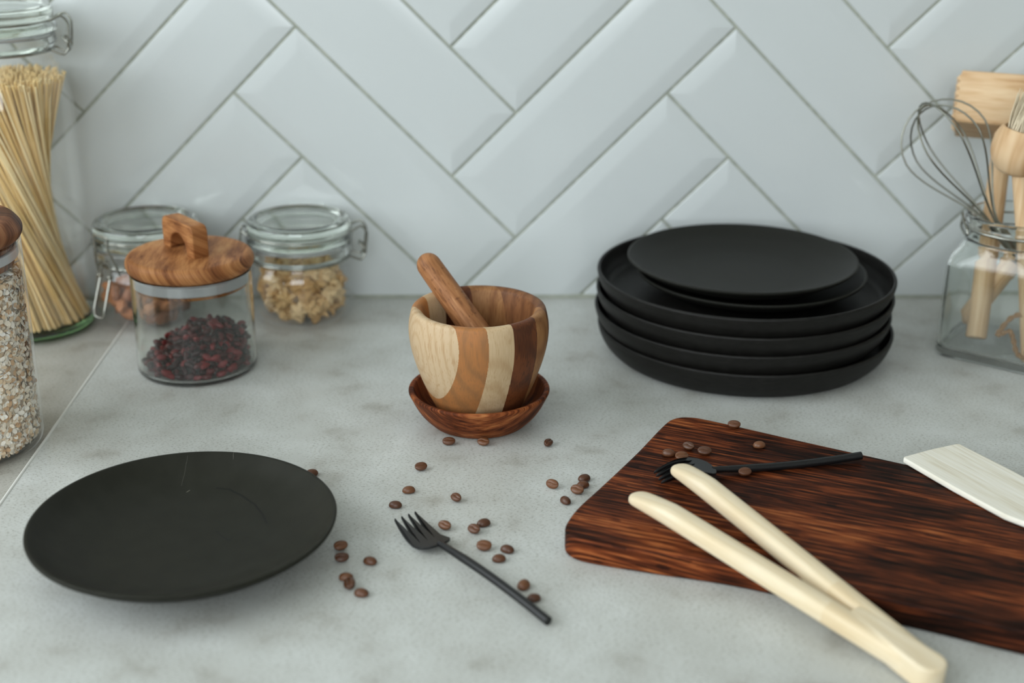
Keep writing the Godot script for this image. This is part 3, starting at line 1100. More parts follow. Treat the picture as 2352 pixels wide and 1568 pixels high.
func build_clip_jars() -> void:
	var star := Vector3(-0.1830, 0.0, 0.0560)
	clip_jar("squat clip-top glass jar of knobbly beige pasta, right of the bean jar", star, deg_to_rad(8.0), squat_body(), squat_lid(), 0.0449, 0.0605, 0.0470, 0.0842, false)
	var stars := [ruffle_mesh(1), ruffle_mesh(2), ruffle_mesh(3), ruffle_mesh(4)]
	var rad := func(y: float) -> float: return (0.0275 + minf(y * 0.45, 0.0085)) if y < 0.045 else 0.0325
	fill(star, 0.0128, 0.0125, 0.0525, rad, stars, M.star, "pasta_piece", "knobbly beige pasta piece inside the squat clip-top jar", "pasta", "beige pasta pieces in the squat jar")
	var brown := Vector3(-0.3206, 0.0, 0.0600)
	clip_jar("squat clip-top glass jar with open wire clasp, behind the bean jar", brown, deg_to_rad(236.0), squat_body(), squat_lid(), 0.0449, 0.0605, 0.0470, 0.0842, true)
	var nuts := [nut_mesh(11), nut_mesh(12), nut_mesh(13)]
	fill(brown, 0.0135, 0.0125, 0.0345, rad, nuts, M.nut, "nut", "orange brown nut inside the squat jar with the open clasp", "nut", "orange brown nuts in the squat jar")
	# tall jar of spaghetti
	var tall := Vector3(-0.4300, -0.0032, 0.0690)
	var body := [Vector3(0, 0, 0), Vector3(0.048, 0, 0.003), Vector3(0.0575, 0.006, 0.006), Vector3(0.0575, 0.212, 0.030), Vector3(0.0485, 0.240, 0.012), Vector3(0.0445, 0.2475, 0.004), Vector3(0.0450, 0.2522, 0.001), Vector3(0.0424, 0.2522, 0.001), Vector3(0.0420, 0.2480, 0.004), Vector3(0.0460, 0.2390, 0.012), Vector3(0.0550, 0.212, 0.030), Vector3(0.0550, 0.011, 0.006), Vector3(0, 0.009, 0)]
	var lid := []
	for p in squat_lid():
		lid.append(Vector3(p.x * 1.04, (p.y - 0.0757) * 1.08 + 0.2675, p.z))
	var t := clip_jar("tall clip-top glass jar of spaghetti at the far left", tall, deg_to_rad(6.0), body, lid, 0.0462, 0.2520, 0.0478, 0.2765, false)
	var foot := MB.new()
	foot.lathe([Vector3(0, 0.0004, 0), Vector3(0.047, 0.0004, 0.002), Vector3(0.0560, 0.005, 0.003), Vector3(0.0548, 0.0086, 0.001), Vector3(0, 0.0086, 0)], 64)
	var green := plain(Color(0.55, 0.74, 0.50, 0.0), 0.0)
	green.refraction_enabled = true
	green.refraction_scale = 0.05
	part("base", foot.mesh(), green, t)
	# strands lean the same way round, so that the bundle has a waist
	var rod := MB.new()
	rod.tube([Vector3(0, 0, 0), Vector3(0, 0.5, 0), Vector3(0, 1, 0)], 0.00095, 7)
	var rm := rod.mesh()
	var inner := MultiMesh.new()
	inner.transform_format = MultiMesh.TRANSFORM_3D
	inner.mesh = rm
	inner.instance_count = 420
	for k in 710:
		var u := sqrt(rng.randf_range(0.70, 1.0))
		if k >= 290:
			u = sqrt(rng.randf_range(0.0, 0.82))
		var a := rng.randf() * TAU
		var tw := deg_to_rad(118.0) + rng.randf_range(-0.22, 0.22)
		var p0 := Vector3(cos(a) * u * 0.0515, 0.0105, sin(a) * u * 0.0515)
		var u1 := u * 0.0520 + rng.randf_range(-0.002, 0.0015)
		var p1 := Vector3(cos(a + tw) * u1, 0.2280 + rng.randf_range(-0.003, 0.003) - (0.008 if rng.randf() < 0.06 else 0.0), sin(a + tw) * u1)
		var d := p1 - p0
		var xv := d.cross(Vector3.FORWARD).normalized()
		var lean := Transform3D(Basis(xv, d, xv.cross(d).normalized()), p0)
		if k >= 290:
			inner.set_instance_transform(k - 290, lean)
			continue
		var o := part(numbered("spaghetti_strand"), rm, M.pasta[rng.randi() % 3], self)
		tag(o, "thin straw-coloured spaghetti strand standing in the tall jar", "spaghetti", "spaghetti strands in the tall jar")
		o.transform = Transform3D(lean.basis, tall + p0)
	var rest := MultiMeshInstance3D.new()
	rest.name = "spaghetti_bundle"
	rest.multimesh = inner
	rest.material_override = M.pasta[0]
	rest.position = tall
	rest.set_meta("kind", "stuff")
	add_child(rest)
	tag(rest, "dense inner part of the spaghetti bundle in the tall jar", "spaghetti")


# ------------------------------------------------------------------ board, tongs, spatula, forks
func smooth_outline(p: Array, n := 5) -> PackedVector2Array:
	var out := PackedVector2Array()
	var c := p.size()
	for i in c:
		for k in n:
			out.append(p[i].cubic_interpolate(p[(i + 1) % c], p[(i - 1 + c) % c], p[(i + 2) % c], float(k) / n))
	return out


func build_board() -> void:
	var p := [Vector2(0.0412, 0.4935), Vector2(0.0438, 0.4820), Vector2(0.0517, 0.4635), Vector2(0.0690, 0.4330), Vector2(0.0970, 0.3820), Vector2(0.1195, 0.3375), Vector2(0.1290, 0.3238), Vector2(0.1410, 0.3203), Vector2(0.1597, 0.3278), Vector2(0.2208, 0.3645), Vector2(0.2864, 0.4027), Vector2(0.42, 0.4810), Vector2(0.50, 0.5280), Vector2(0.53, 0.556), Vector2(0.525, 0.590), Vector2(0.49, 0.655), Vector2(0.465, 0.678), Vector2(0.43, 0.674), Vector2(0.36, 0.6440), Vector2(0.2957, 0.6150), Vector2(0.2402, 0.5868), Vector2(0.1507, 0.5430), Vector2(0.0942, 0.5245), Vector2(0.0560, 0.5115), Vector2(0.0440, 0.5030)]
	var m := MB.new()
	m.slab(smooth_outline(p), 0.0, 0.0172, 0.0030, 5)
	var c := Vector3(0.28, 0, 0.49)
	var b := Basis(Vector3.UP, deg_to_rad(-24.0))
	var inv := Transform3D(b, c).affine_inverse()
	m.move(inv)
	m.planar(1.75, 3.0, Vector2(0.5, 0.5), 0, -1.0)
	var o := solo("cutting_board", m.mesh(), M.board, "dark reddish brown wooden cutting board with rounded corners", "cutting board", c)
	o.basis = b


func arm_mesh(L: float, w0: float, w1: float, h0: float, h1: float) -> ArrayMesh:
	# +x from the tip to the joint; half-round section with a scooped, slanting tip
	var rows := []
	var n := 40
	for i in n + 1:
		var x := L * pow(float(i) / n, 1.7)
		var u := x / L
		var w := lerpf(w0, w1, u) * 0.5
		var h := lerpf(h0, h1, u)
		var k := clampf(x / 0.009, 0.0, 1.0)
		w *= sqrt(maxf(0.01, 1.0 - pow(1.0 - k, 2.2)))
		var cut := clampf((x - 0.0) / 0.034, 0.0, 1.0)
		var top := h * lerpf(0.30, 1.0, sqrt(cut))
		var row := PackedVector3Array()
		for j in 20:
			var a := TAU * j / 20.0
			var sx := signf(cos(a)) * pow(absf(cos(a)), 0.70)
			var sy := signf(sin(a)) * pow(absf(sin(a)), 0.70)
			var y := sy * 0.5 + 0.5
			row.append(Vector3(x, y * top, sx * w))
		rows.append(row)
	var m := MB.new()
	var e0 := PackedVector3Array()
	e0.resize(20)
	e0.fill(Vector3(0, h0 * 0.2, 0))
	rows.push_front(e0)
	var last: PackedVector3Array = rows[rows.size() - 1].duplicate()
	var e1 := PackedVector3Array()
	e1.resize(20)
	e1.fill(Vector3(L, h1 * 0.5, 0))
	m.grid(rows, true)
	m.grid([last, e1], true)
	return m.planar(3.2, 14.0).mesh()


func build_tongs() -> void:
	var joint := Vector3(0.2350, 0.0005, 0.6420)
	var t := thing("tongs", "pale wooden tongs lying open across the board edge", "tongs", joint)
	var tips := [Vector3(0.0845, 0.0280, 0.4760), Vector3(0.1168, 0.0300, 0.4380)]
	for k in 2:
		var end := Vector3(0.2315, 0.0005, 0.6400) if k == 0 else Vector3(0.2350, 0.0005, 0.6340)
		var d: Vector3 = end - tips[k]
		var o := part("arm", arm_mesh(d.length(), 0.0156, 0.0140, 0.0125, 0.0140), M.bamboo, t)
		var x := d.normalized()
		var z := x.cross(Vector3.UP).normalized()
		o.basis = Basis(x, z.cross(x), z)
		o.position = tips[k] - joint
	# the block that both arms run into
	var a := Vector3(0.2010, 0.0, 0.5955)
	var b := Vector3(0.2380, 0.0, 0.6480)
	var dd := (b - a)
	var L := Vector2(dd.x, dd.z).length()
	var ol := PackedVector2Array()
	ol.append(Vector2(0, -0.0050))
	for i in 9:
		var w := -PI / 2.0 + PI * i / 8.0
		ol.append(Vector2(L - 0.0095 + 0.0095 * cos(w), 0.0098 * sin(w)))
	ol.append(Vector2(0, 0.0050))
	var m := MB.new()
	m.slab(ol, 0.0, 0.0145, 0.0014, 3)
	m.planar(3.2, 14.0, Vector2(0.5, 0.5))
	var j := part("joint_block", m.mesh(), M.bamboo, t)
	var xx := Vector3(dd.x, -0.006, dd.z).normalized()
	var zz := xx.cross(Vector3.UP).normalized()
	j.basis = Basis(xx, zz.cross(xx), zz)
	j.position = a + Vector3(0, 0.0062, 0) - joint


func build_spatula() -> void:
	var ol := PackedVector2Array()
	for q in [Vector2(0.001, -0.0262), Vector2(-0.0005, -0.0240), Vector2(-0.002, 0.0), Vector2(-0.0015, 0.0240), Vector2(0.001, 0.0262), Vector2(0.05, 0.0272), Vector2(0.095, 0.0262), Vector2(0.125, 0.0180), Vector2(0.15, 0.0110), Vector2(0.30, 0.0095), Vector2(0.305, 0.0), Vector2(0.30, -0.0095), Vector2(0.15, -0.0110), Vector2(0.125, -0.0180), Vector2(0.095, -0.0262), Vector2(0.05, -0.0272)]:
		ol.append(q)
	var m := MB.new()
	m.slab(ol, 0.0, 0.0040, 0.0012, 2)
	m.planar(2.4, 12.0, Vector2(0.15, 0.5))
	var o := solo("spatula", m.mesh(), M.paleboard, "whitish flat wooden spatula blade lying on the right of the board", "spatula", Vector3(0.3045, 0.0176, 0.3895))
	var x := Vector3(0.458, 0.0, 0.889)
	var z := x.cross(Vector3.UP).normalized()
	o.basis = Basis(x, Vector3.UP, z)


func fork_mesh() -> Array:
	# +x towards the tines, neck at the origin
	var half := []
	var st := [[0.0, 0.0026], [0.0010, 0.0060], [0.0026, 0.0090], [0.0052, 0.0109], [0.0090, 0.0116], [0.0160, 0.0114]]
	var ol := PackedVector2Array()
	for s in st:
		ol.append(Vector2(s[0], -s[1]))
	var cen := [-0.0086, -0.0029, 0.0029, 0.0086]
	var wr := 0.0050
	for k in 4:
		var z0: float = cen[k]
		var zt: float = z0 * 0.93
		var steps := 7
		for i in range(1, steps + 1):
			var u := float(i) / steps
			ol.append(Vector2(lerpf(0.0160, 0.0405, u), lerpf(z0, zt, u) - lerpf(wr, 0.0014, u) * 0.5))
		ol.append(Vector2(0.0412, zt))
		for i in range(steps, 0, -1):
			var u := float(i) / steps
			ol.append(Vector2(lerpf(0.0160, 0.0405, u), lerpf(z0, zt, u) + lerpf(wr, 0.0014, u) * 0.5))
		if k < 3:
			ol.append(Vector2(0.0156, (z0 + cen[k + 1]) * 0.5))
	st.reverse()
	for s in st:
		ol.append(Vector2(s[0], s[1]))
	var m := MB.new()
	m.slab(ol, -0.0009, 0.0009, 0.0004, 2)
	m.bend(func(p: Vector3) -> Vector3:
		var u := p.x / 0.041
		var dip := -0.0052 * sin(PI * clampf(u * 0.95, 0.0, 1.0)) + 0.0042 * pow(clampf(u, 0.0, 1.0), 3.0)
		dip += 3.5 * p.z * p.z * (1.0 - u) * clampf(u * 8.0, 0.0, 1.0)
		return p + Vector3(0, dip, 0))
	var h := MB.new()
	var path := []
	var rad := []
	for i in 25:
		var u := i / 24.0
		path.append(Vector3(0.002 - 0.110 * u, 0.0015 * sin(PI * minf(u * 1.0, 1.0)) - 0.0030 * u * u, 0))
		rad.append(0.0021 + 0.0007 * clampf(u * 4.0, 0.0, 1.0))
	h.tube(path, rad, 14)
	return [m.mesh(), h.mesh()]


func build_forks() -> void:
	var f := fork_mesh()
	var t := thing("fork", "matte black dessert fork lying on the bare worktop among coffee beans", "fork", Vector3(-0.0380, 0.0062, 0.4965), 0.0, "black dessert forks")
	part("tines", f[0], M.black_metal, t)
	part("handle", f[1], M.black_metal, t)
	t.rotation.y = atan2(0.790, -0.610)
	t.rotation.y = PI - atan2(0.790, 0.610) * -1.0
	var x := Vector3(-0.610, 0.0, -0.792).normalized()
	var z := x.cross(Vector3.UP).normalized()
	t.basis = Basis(x, Vector3.UP, z)
	var t2 := t.duplicate() as Node3D
	t2.name = numbered("fork")
	add_child(t2)
	tag(t2, "matte black dessert fork lying tines down on the cutting board", "fork", "black dessert forks")
	var x2 := Vector3(-0.972, 0.03, 0.205).normalized()
	var z2 := x2.cross(Vector3.DOWN).normalized()
	t2.basis = Basis(x2, z2.cross(x2), z2)
	t2.position = Vector3(0.1470, 0.0222, 0.4210)


# ------------------------------------------------------------------ coffee beans
func coffee_mesh() -> Array:
	var rows := []
	var n := 26
	for i in n + 1:
		var a := PI * i / n
		var row := PackedVector3Array()
		for j in 36:
			var b := TAU * j / 36.0
			var x := -cos(a) * 0.0047
			var s := pow(maxf(0.0, sin(a)), 0.9)
			var z := s * cos(b) * 0.0034
			var y := s * sin(b)
			if y > 0.0:
				y = y * 0.00165
				var groove := exp(-pow((z - 0.00035 * sin(x * 900.0)) / 0.00042, 2.0))
				y -= 0.0010 * groove * s
			else:
				y = y * 0.0036
			row.append(Vector3(x, y, z))
		rows.append(row)
	var m := MB.new()
	m.grid(rows, true)
	var c := []
	var rad := []
	for i in 13:
		var x := lerpf(-0.0040, 0.0040, i / 12.0)
		c.append(Vector3(x, 0.00062 - 30.0 * x * x + 0.00004 * sin(i * 2.0), 0.00035 * sin(x * 900.0)))
		rad.append(0.00017 * sin(PI * (0.1 + 0.8 * i / 12.0)))
	var k := MB.new()
	k.tube(c, rad, 6)
	return [m.mesh(), k.mesh()]


func build_coffee() -> void:
	var cm := coffee_mesh()
	# x, z, turn in degrees, 1 crease up or 0 back up or 2 on its side, label
	var list := [
		[-0.0386, 0.3345, 4, 1, "coffee bean with crease up, at the left front foot of the saucer"],
		[-0.0129, 0.3353, -18, 1, "coffee bean with crease showing, touching the middle front of the saucer"],
		[0.0358, 0.3369, 60, 1, "lone coffee bean to the right in front of the saucer"],
		[-0.0571, 0.3771, 20, 1, "coffee bean with curved pale crease, alone below the saucer's left side"],
		[-0.0638, 0.4120, 12, 0, "smooth coffee bean, upper of the two left above the loose fork"],
		[-0.0716, 0.4340, -4, 0, "smooth oval coffee bean, lower of the two left above the loose fork"],
		[-0.0307, 0.4251, -50, 1, "small coffee bean with crease at its left, alone above the loose fork's tines"],
		[0.0361, 0.4055, -28, 2, "slim coffee bean on its edge, left of the cluster by the board"],
		[0.0592, 0.3940, 30, 0, "uppermost coffee bean of the cluster left of the cutting board"],
		[0.0578, 0.4042, 20, 0, "middle coffee bean of the cluster left of the cutting board"],
		[0.0532, 0.4135, -30, 1, "creased coffee bean at the front of the cluster left of the board"],
		[0.0445, 0.4279, -60, 0, "smooth coffee bean just below the cluster, nearest the board's corner"],
		[-0.1345, 0.3854, 20, 0, "coffee bean peeking out behind the lone plate's rim"],
		[-0.0370, 0.4650, -35, 1, "creased coffee bean beside the tines of the loose fork"],
		[-0.0112, 0.4600, 25, 0, "smooth coffee bean, upper of the touching pair right of the fork"],
		[-0.0176, 0.4700, -40, 1, "creased coffee bean, lower of the touching pair right of the fork"],
		[-0.0106, 0.4923, -8, 1, "coffee bean with a pale crease, upper left of the three beside the fork handle"],
		[0.0043, 0.4952, -25, 0, "coffee bean at the upper right of the three beside the fork handle"],
		[-0.0010, 0.5069, 8, 0, "lowest coffee bean of the three beside the fork handle"],
		[-0.1026, 0.4921, 25, 1, "dark coffee bean, upper of the two against the lone plate"],
		[-0.1004, 0.5072, 10, 1, "dark coffee bean, lower of the two against the lone plate"],
		[-0.0823, 0.5099, -20, 0, "large smooth coffee bean right of the two by the lone plate"],
		[-0.0955, 0.5295, 0, 0, "coffee bean lying just behind the creased one, below the lone plate"],
		[-0.0926, 0.5390, -70, 1, "creased coffee bean in front of its neighbour, below the lone plate"],
		[-0.0843, 0.5482, -12, 0, "nearest coffee bean of those between the lone plate and the fork"],
		[0.0142, 0.5393, 70, 0, "round coffee bean above the end of the fork handle"],
		[0.0200, 0.5545, 15, 0, "coffee bean half hidden behind the end of the fork handle"],
		[0.1723, 0.3423, -8, 1, "creased coffee bean at the far edge of the cutting board"],
		[0.1853, 0.3754, 10, 0, "smooth coffee bean alone on the board, above the black fork handle"],
		[0.1339, 0.3797, -40, 1, "creased coffee bean at the top of the four on the board"],
		[0.1189, 0.3890, -10, 0, "smooth coffee bean at the left of the four on the board"],
		[0.1273, 0.3961, 15, 1, "wrinkled coffee bean at the bottom of the four on the board"],
		[0.1444, 0.3876, -6, 1, "thinly creased coffee bean at the right of the four on the board"],
		[0.1677, 0.4209, 15, 1, "coffee bean with open crease, in front of the fork handle on the board"]]
	for k in list.size():
		var q: Array = list[k]
		var y := 0.0172 if k >= 27 else 0.0
		var up: int = q[3]
		var h: float = [0.0014, 0.0035, 0.0034][up]
		var t := thing("coffee_bean", q[4], "coffee bean", Vector3(q[0], y + h, q[1]), 0.0, "roasted coffee beans scattered on board" if k >= 27 else "roasted coffee beans scattered on worktop")
		part("bean_body", cm[0], M.coffee[k % 3], t)
		part("crease", cm[1], M.crease, t)
		var b := Basis(Vector3.UP, deg_to_rad(q[2]))
		if up == 0:
			b = b * Basis(Vector3.RIGHT, PI)
		elif up == 2:
			b = b * Basis(Vector3.RIGHT, deg_to_rad(70))
		else:
			b = b * Basis(Vector3.RIGHT, deg_to_rad(26))
		var s := rng.randf_range(0.94, 1.06)
		t.basis = b.scaled_local(Vector3(s, s, s * rng.randf_range(0.95, 1.08)))


# ------------------------------------------------------------------ utensil jar
func rsq(hs: float, cr: float, y: float, n := 15) -> PackedVector3Array:
	var out := PackedVector3Array()
	for c in 4:
		for i in n:
			var a := PI / 2.0 * c + PI / 2.0 * i / (n - 1)
			var o := Vector2(hs - cr, hs - cr) * Vector2([1, -1, -1, 1][c], [1, 1, -1, -1][c])
			out.append(Vector3(o.x + cr * cos(a), y, o.y + cr * sin(a)))
	return out


func build_utensils() -> void:
	var at := Vector3(0.4395, 0.0, 0.1430)
	var t := thing("utensil_jar", "square-shouldered clip-top glass jar holding wooden utensils and a whisk", "jar", at)
	t.rotation.y = -atan2(0.6, 0.8)
	var H := 0.0480
	var rows := []
	var zero := PackedVector3Array()
	zero.resize(60)
	zero.fill(Vector3(0, 0, 0))
	rows.append(zero)
	for q in [[H - 0.006, 0.010, 0.0], [H - 0.0015, 0.013, 0.0015], [H, 0.014, 0.005], [H - 0.0005, 0.015, 0.045], [H - 0.0010, 0.016, 0.082], [H - 0.0025, 0.020, 0.089], [H - 0.0050, 0.030, 0.0945], [0.0440, 0.0435, 0.0985], [0.0432, 0.0432, 0.1010], [0.0432, 0.0432, 0.1040], [0.0405, 0.0405, 0.1040], [0.0402, 0.0402, 0.1010], [0.0410, 0.0405, 0.0970], [H - 0.0075, 0.028, 0.0920], [H - 0.0045, 0.018, 0.0870], [H - 0.0032, 0.014, 0.080], [H - 0.0030, 0.012, 0.012], [H - 0.006, 0.010, 0.0075]]:
		rows.append(rsq(q[0], q[1], q[2]))
	var z2 := zero.duplicate()
	z2.fill(Vector3(0, 0.0065, 0))
	rows.append(z2)
	var g := MB.new()
	g.grid(rows, true)
	part("glass_body", g.mesh(), M.glass_solid, t)
	var rim := MB.new()
	rim.lathe([Vector3(0.0405, 0.1042, 0), Vector3(0.0434, 0.1042, 0.0005), Vector3(0.0434, 0.1150, 0.001), Vector3(0.0450, 0.1165, 0.001), Vector3(0.0450, 0.1228, 0.0015), Vector3(0.0430, 0.1245, 0.001), Vector3(0.0405, 0.1240, 0.001), Vector3(0.0405, 0.1042, 0)], 96)
	part("rim", rim.mesh(), M.glass_solid, t)
	part("neck_wire", wire(ring(0.0455, 0.1135), 0.0012, true), M.steel, t)
	var th := deg_to_rad(52.0)
	for sgn in [1]:
		var lp := []
		for q in [[-0.95, 0.1125], [-0.80, 0.1160], [-0.50, 0.1205], [-0.34, 0.1195], [-0.30, 0.1140], [-0.55, 0.1105], [-0.85, 0.1085], [-1.00, 0.1090]]:
			var a: float = PI * 1.0 + q[0] + 0.15
			lp.append(Vector3(0.0475 * cos(a), q[1], 0.0475 * sin(a)))
		part("clasp_loop", wire(lp, 0.0012, true), M.steel, t)
	# its lid stands open behind the neck
	var lid := MB.new()
	var lp := []
	for p in squat_lid():
		lp.append(Vector3(p.x, p.y - 0.0757, p.z))
	lid.lathe(lp, 64)
	var l := part("lid", lid.mesh(), M.glass_thick, t)
	l.rotation.z = deg_to_rad(-100.0)
	l.position = Vector3(0.0560, 0.1640, 0.0)
	part("lid_wire", wire(ring(0.0446, 0.0078), 0.0010, true), M.steel, l)
	for z in [-0.0085, 0.0085]:
		part("hinge", wire([Vector3(0.0445, 0.1080, z * 1.3), Vector3(0.0520, 0.1100, z), Vector3(0.0560, 0.1165, z), Vector3(0.0580, 0.1215, z)], 0.0010), M.steel, t)
	# mallet: toothed block on a thick dowel
	var b0 := Vector3(0.4100, 0.0175, 0.1560)
	var b1 := Vector3(0.4410, 0.1935, 0.0740)
	var ax := (b1 - b0).normalized()
	var mal := thing("meat_mallet", "light wooden mallet standing in the jar, its toothed block up", "mallet", b0)
	var hd := MB.new()
	hd.tube([Vector3.ZERO, Vector3(0, 0.0008, 0), Vector3(0, 0.06, 0), Vector3(0, 0.12, 0), Vector3(0, (b1 - b0).length(), 0)], [0.0078, 0.0088, 0.0090, 0.0088, 0.0082], 24)
	var yv := ax
	var xv := Vector3(0.945, 0, 0.326)
	xv = (xv - yv * xv.dot(yv)).normalized()
	var mb := Basis(xv, yv, xv.cross(yv))
	part("handle", hd.planar(3.0, 14.0, Vector2(0.1, 0.5), 1).mesh(), M.beech, mal).basis = mb
	var hb := MB.new()
	hb.slab(PackedVector2Array([Vector2(-0.0415, -0.026), Vector2(0.0415, -0.026), Vector2(0.0415, 0.026), Vector2(-0.0415, 0.026)]), -0.020, 0.026, 0.0016, 2)
	var head := part("head", hb.planar(4.0, 9.0).mesh(), M.beech, mal)
	head.transform = Transform3D(mb, b1 - b0 + ax * 0.004)
	# pyramid teeth on both ends
	for s in [-1.0, 1.0]:
		var tm := MB.new()
		for i in 6:
			for j in 6:
				var c := Vector3(s * 0.0414, -0.0170 + 0.0402 * (i + 0.5) / 6.0, -0.0246 + 0.0492 * (j + 0.5) / 6.0)
				var hy := 0.0402 / 12.0
				var hz := 0.0492 / 12.0
				var tip := c + Vector3(s * 0.0040, 0, 0)
				var q := [c + Vector3(0, -hy, -hz), c + Vector3(0, hy, -hz), c + Vector3(0, hy, hz), c + Vector3(0, -hy, hz)]
				for k in 4:
					var e: Vector3 = (q[k] + q[(k + 1) % 4]) * 0.5 - c
					tm.poly([q[k], q[(k + 1) % 4], tip], (e.normalized() + Vector3(s * 0.8, 0, 0)).normalized())
		part("teeth", tm.planar(4.0, 9.0, Vector2(0.52, 0.5)).mesh(), M.beech, head)
	# thinner dowel crossing behind it
	var dw := MB.new()
	var d0 := Vector3(0.4080, 0.0200, 0.1270)
	var d1 := Vector3(0.4640, 0.1240, 0.1420)
	var dd := d1 - d0
	var pa := []
	var ra := []
	for i in 21:
		var u := i / 20.0
		pa.append(Vector3(0, dd.length() * 1.35 * u, 0))
		var e := minf(u, 1.0 - u) * dd.length() * 1.35
		ra.append((0.0092 - 0.0010 * u) * sqrt(clampf(1.0 - pow(1.0 - minf(e / 0.006, 1.0), 2.0), 0.02, 1.0)))
	dw.tube(pa, ra, 20)
	var spoon := solo("wooden_spoon", dw.planar(3.0, 14.0, Vector2(0.2, 0.3), 1).mesh(), M.beech, "round-ended wooden handle slanting behind the mallet handle in the jar", "wooden spoon", d0)
	var y2 := dd.normalized()
	var x2 := (Vector3.BACK.cross(y2)).normalized() * -1.0
	spoon.basis = Basis(x2, y2, x2.cross(y2))
	# pastry brush
	var br := thing("pastry_brush", "round wooden pastry brush with pale bristles in the utensil jar", "brush", Vector3(0.4465, 0.0075, 0.1840))
	var hh := MB.new()
	hh.tube([Vector3.ZERO, Vector3(0, 0.001, 0), Vector3(-0.010, 0.08, -0.008), Vector3(-0.0225, 0.160, -0.0160)], [0.0050, 0.0058, 0.0060, 0.0066], 20)
	part("handle", hh.planar(3.0, 14.0, Vector2(0.1, 0.5), 1).mesh(), M.beech, br)
	var cup := MB.new()
	cup.lathe([Vector3(0, -0.0210, 0), Vector3(0.0140, -0.0200, 0.008), Vector3(0.0232, -0.0060, 0.010), Vector3(0.0225, 0.0100, 0.007), Vector3(0.0185, 0.0175, 0.001), Vector3(0.0165, 0.0175, 0.001), Vector3(0.0150, 0.0080, 0.003), Vector3(0, 0.0070, 0)], 64)
	var cb := Basis.from_euler(Vector3(0.06, 0, -0.16))
	var cp := part("ferrule", cup.planar(3.0, 3.0, Vector2(0.4, 0.3), 1).mesh(), M.beech, br)
	cp.transform = Transform3D(cb, Vector3(-0.0240, 0.1770, -0.0190))
	var bs := MB.new()
	for k in 420:
		var a := rng.randf() * TAU
		var r := sqrt(rng.randf()) * 0.0150
		var q0 := Vector3(cos(a) * r * 0.9, 0.007, sin(a) * r * 0.9)
		var cl := Vector3(sin(floor(a * 1.6) * 2.0), 0, cos(floor(a * 1.6) * 3.0)) * 0.003
		var q1 := q0 * Vector3(0.85, 1, 0.85) + Vector3(rng.randf_range(-0.002, 0.002), rng.randf_range(0.030, 0.041), rng.randf_range(-0.002, 0.002)) + cl
		bs.tube([q0, q0.lerp(q1, 0.5) + Vector3(cos(a), 0, sin(a)) * 0.0012, q1], [0.00052, 0.00045, 0.00022], 4, false, false)
	part("bristles", bs.mesh(), M.bristle, cp)
	# twine through the handle's end
	for k in 1:
		var core := [Vector3(0.0010, 0.030, 0.002), Vector3(-0.008, 0.0395, -0.002), Vector3(-0.016, 0.037, -0.006), Vector3(-0.0235, 0.0235, -0.010), Vector3(-0.024, 0.0195, -0.010), Vector3(-0.0165, 0.024, -0.007), Vector3(-0.0135, 0.018, -0.004), Vector3(-0.0095, 0.006, -0.001), Vector3(-0.004, 0.0045, 0.004), Vector3(-0.0045, 0.016, 0.006), Vector3(-0.003, 0.026, 0.0065), Vector3(0.0015, 0.030, 0.0062)]
		var fine := []
		for i in core.size() - 1:
			for q in 10:
				var c0: Vector3 = core[maxi(i - 1, 0)]
				var c3: Vector3 = core[mini(i + 2, core.size() - 1)]
				fine.append(core[i].cubic_interpolate(core[i + 1], c0, c3, q / 10.0))
		var tw := MB.new()
		for ph in 2:
			var strand := []
			for i in fine.size():
				var w := i * 0.62 + PI * ph
				var dr: Vector3 = (fine[mini(i + 1, fine.size() - 1)] - fine[maxi(i - 1, 0)]).normalized()
				var s1 := dr.cross(Vector3(0.3, 0.2, 0.93)).normalized()
				strand.append(fine[i] + (s1 * cos(w) + dr.cross(s1) * sin(w)) * 0.0011)
			tw.tube(strand, 0.0013, 7)
		part("hanging_cord", tw.mesh(), M.twine, br)
	# whisk
	var w0 := Vector3(0.4180, 0.1140, 0.1440)
	var w1 := Vector3(0.3570, 0.2100, 0.1050)
	var wk := thing("whisk", "steel balloon whisk leaning out of the utensil jar to the left", "whisk", w0)
	var wy := (w1 - w0).normalized()
	var wx := (Vector3(0.80, 0.55, 0) - wy * wy.dot(Vector3(0.80, 0.55, 0))).normalized()
	var wb := Basis(wx, wy, wx.cross(wy))
	var WL := w0.distance_to(w1)
	for k in 4:
		var ang: float = [0.05, 0.62, 1.22, 2.25][k]
		var wide: float = [0.0365, 0.0320, 0.0290, 0.0320][k]
		var lh: float = WL * [0.985, 0.955, 1.0, 0.975][k]
		var path := []
		for i in 41:
			var s := -1.0 + 2.0 * i / 40.0
			var f := absf(s)
			# from the handle out to the belly and round the top
			var y: float
			var r: float
			if f > 0.36:
				var q := (1.0 - f) / 0.64
				y = lh * 0.68 * q
				r = 0.0035 + (wide - 0.0035) * (q * q * (3.0 - 2.0 * q) * 0.75 + 0.25 * q)
			else:
				var q := f / 0.36 * PI / 2.0
				y = lh * (0.68 + 0.32 * cos(q))
				r = wide * sin(q)
			r *= signf(s)
			path.append(wb * Vector3(r * cos(ang), y, r * sin(ang)))
		var wm := MB.new()
		wm.tube(path, 0.00080, 8)
		part("wire_loop", wm.mesh(), M.wire, wk)
	var wh := MB.new()
	var d3 := Vector3(0.0400, -0.0420, 0.0100)
	wh.tube([Vector3(-0.001, 0.002, 0), d3 * 0.1, d3, d3 * 1.5], [0.0045, 0.0058, 0.0062, 0.0058], 16)
	part("handle", wh.planar(3.0, 14.0).mesh(), M.wire, wk)


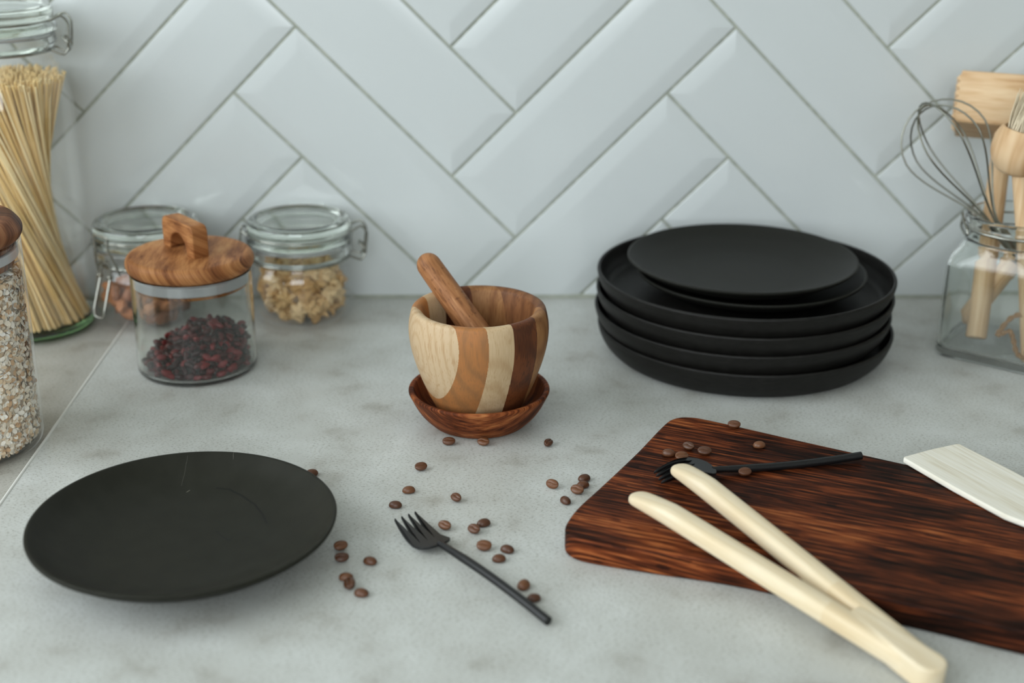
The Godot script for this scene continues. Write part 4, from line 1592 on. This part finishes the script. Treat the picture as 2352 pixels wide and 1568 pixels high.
# ------------------------------------------------------------------ scene
func _ready() -> void:
	rng.seed = 20240611
	var cam := Camera3D.new()
	cam.name = "camera"
	add_child(cam)
	cam.position = Vector3(0.0, 0.45395, 1.29809)
	cam.rotation_degrees = Vector3(-21.0665, -0.4937, 0.1804)
	cam.fov = 26.991
	cam.near = 0.05
	cam.far = 50.0
	var ca := CameraAttributesPhysical.new()
	ca.frustum_focal_length = 50.0
	ca.frustum_focus_distance = 1.02
	ca.frustum_near = 0.05
	ca.frustum_far = 50.0
	ca.exposure_aperture = 4.0
	cam.attributes = ca
	cam.current = true
	var we := WorldEnvironment.new()
	we.name = "environment"
	var env := Environment.new()
	env.background_mode = Environment.BG_SKY
	var sky := Sky.new()
	var sm := ProceduralSkyMaterial.new()
	sm.sky_top_color = Color(0.86, 0.90, 0.92)
	sm.sky_horizon_color = Color(0.90, 0.93, 0.93)
	sm.ground_horizon_color = Color(0.62, 0.64, 0.62)
	sm.ground_bottom_color = Color(0.42, 0.43, 0.40)
	sm.sky_energy_multiplier = 1.2
	sm.ground_energy_multiplier = 0.7
	sky.sky_material = sm
	env.sky = sky
	env.tonemap_mode = Environment.TONE_MAPPER_LINEAR
	env.tonemap_exposure = 0.95
	env.sdfgi_enabled = true
	env.ssao_enabled = true
	env.ssil_enabled = true
	we.environment = env
	add_child(we)
	# overcast daylight through the window in the left wall and soft fill from an unseen window added behind the photographer
	for q in [[Vector3(-1.59, 1.10, 1.47), -90.0, Vector2(2.64, 1.64), 4.9], [Vector3(-0.30, 1.40, 4.69), 0.0, Vector2(2.34, 1.74), 6.4]]:
		var day := AreaLight3D.new()
		day.name = "window_and_fill_light"
		day.area_size = q[2]
		day.light_color = Color(0.955, 0.985, 1.0)
		day.light_energy = q[3]
		day.shadow_enabled = true
		day.position = q[0]
		day.rotation_degrees = Vector3(0, q[1], 0)
		add_child(day, true)

	make_materials()
	build_wall()
	build_room()
	build_worktop()
	build_plates()
	build_mortar()
	build_bean_jar()
	build_oat_jar()
	build_clip_jars()
	build_board()
	build_tongs()
	build_spatula()
	build_forks()
	build_utensils()
	build_coffee()
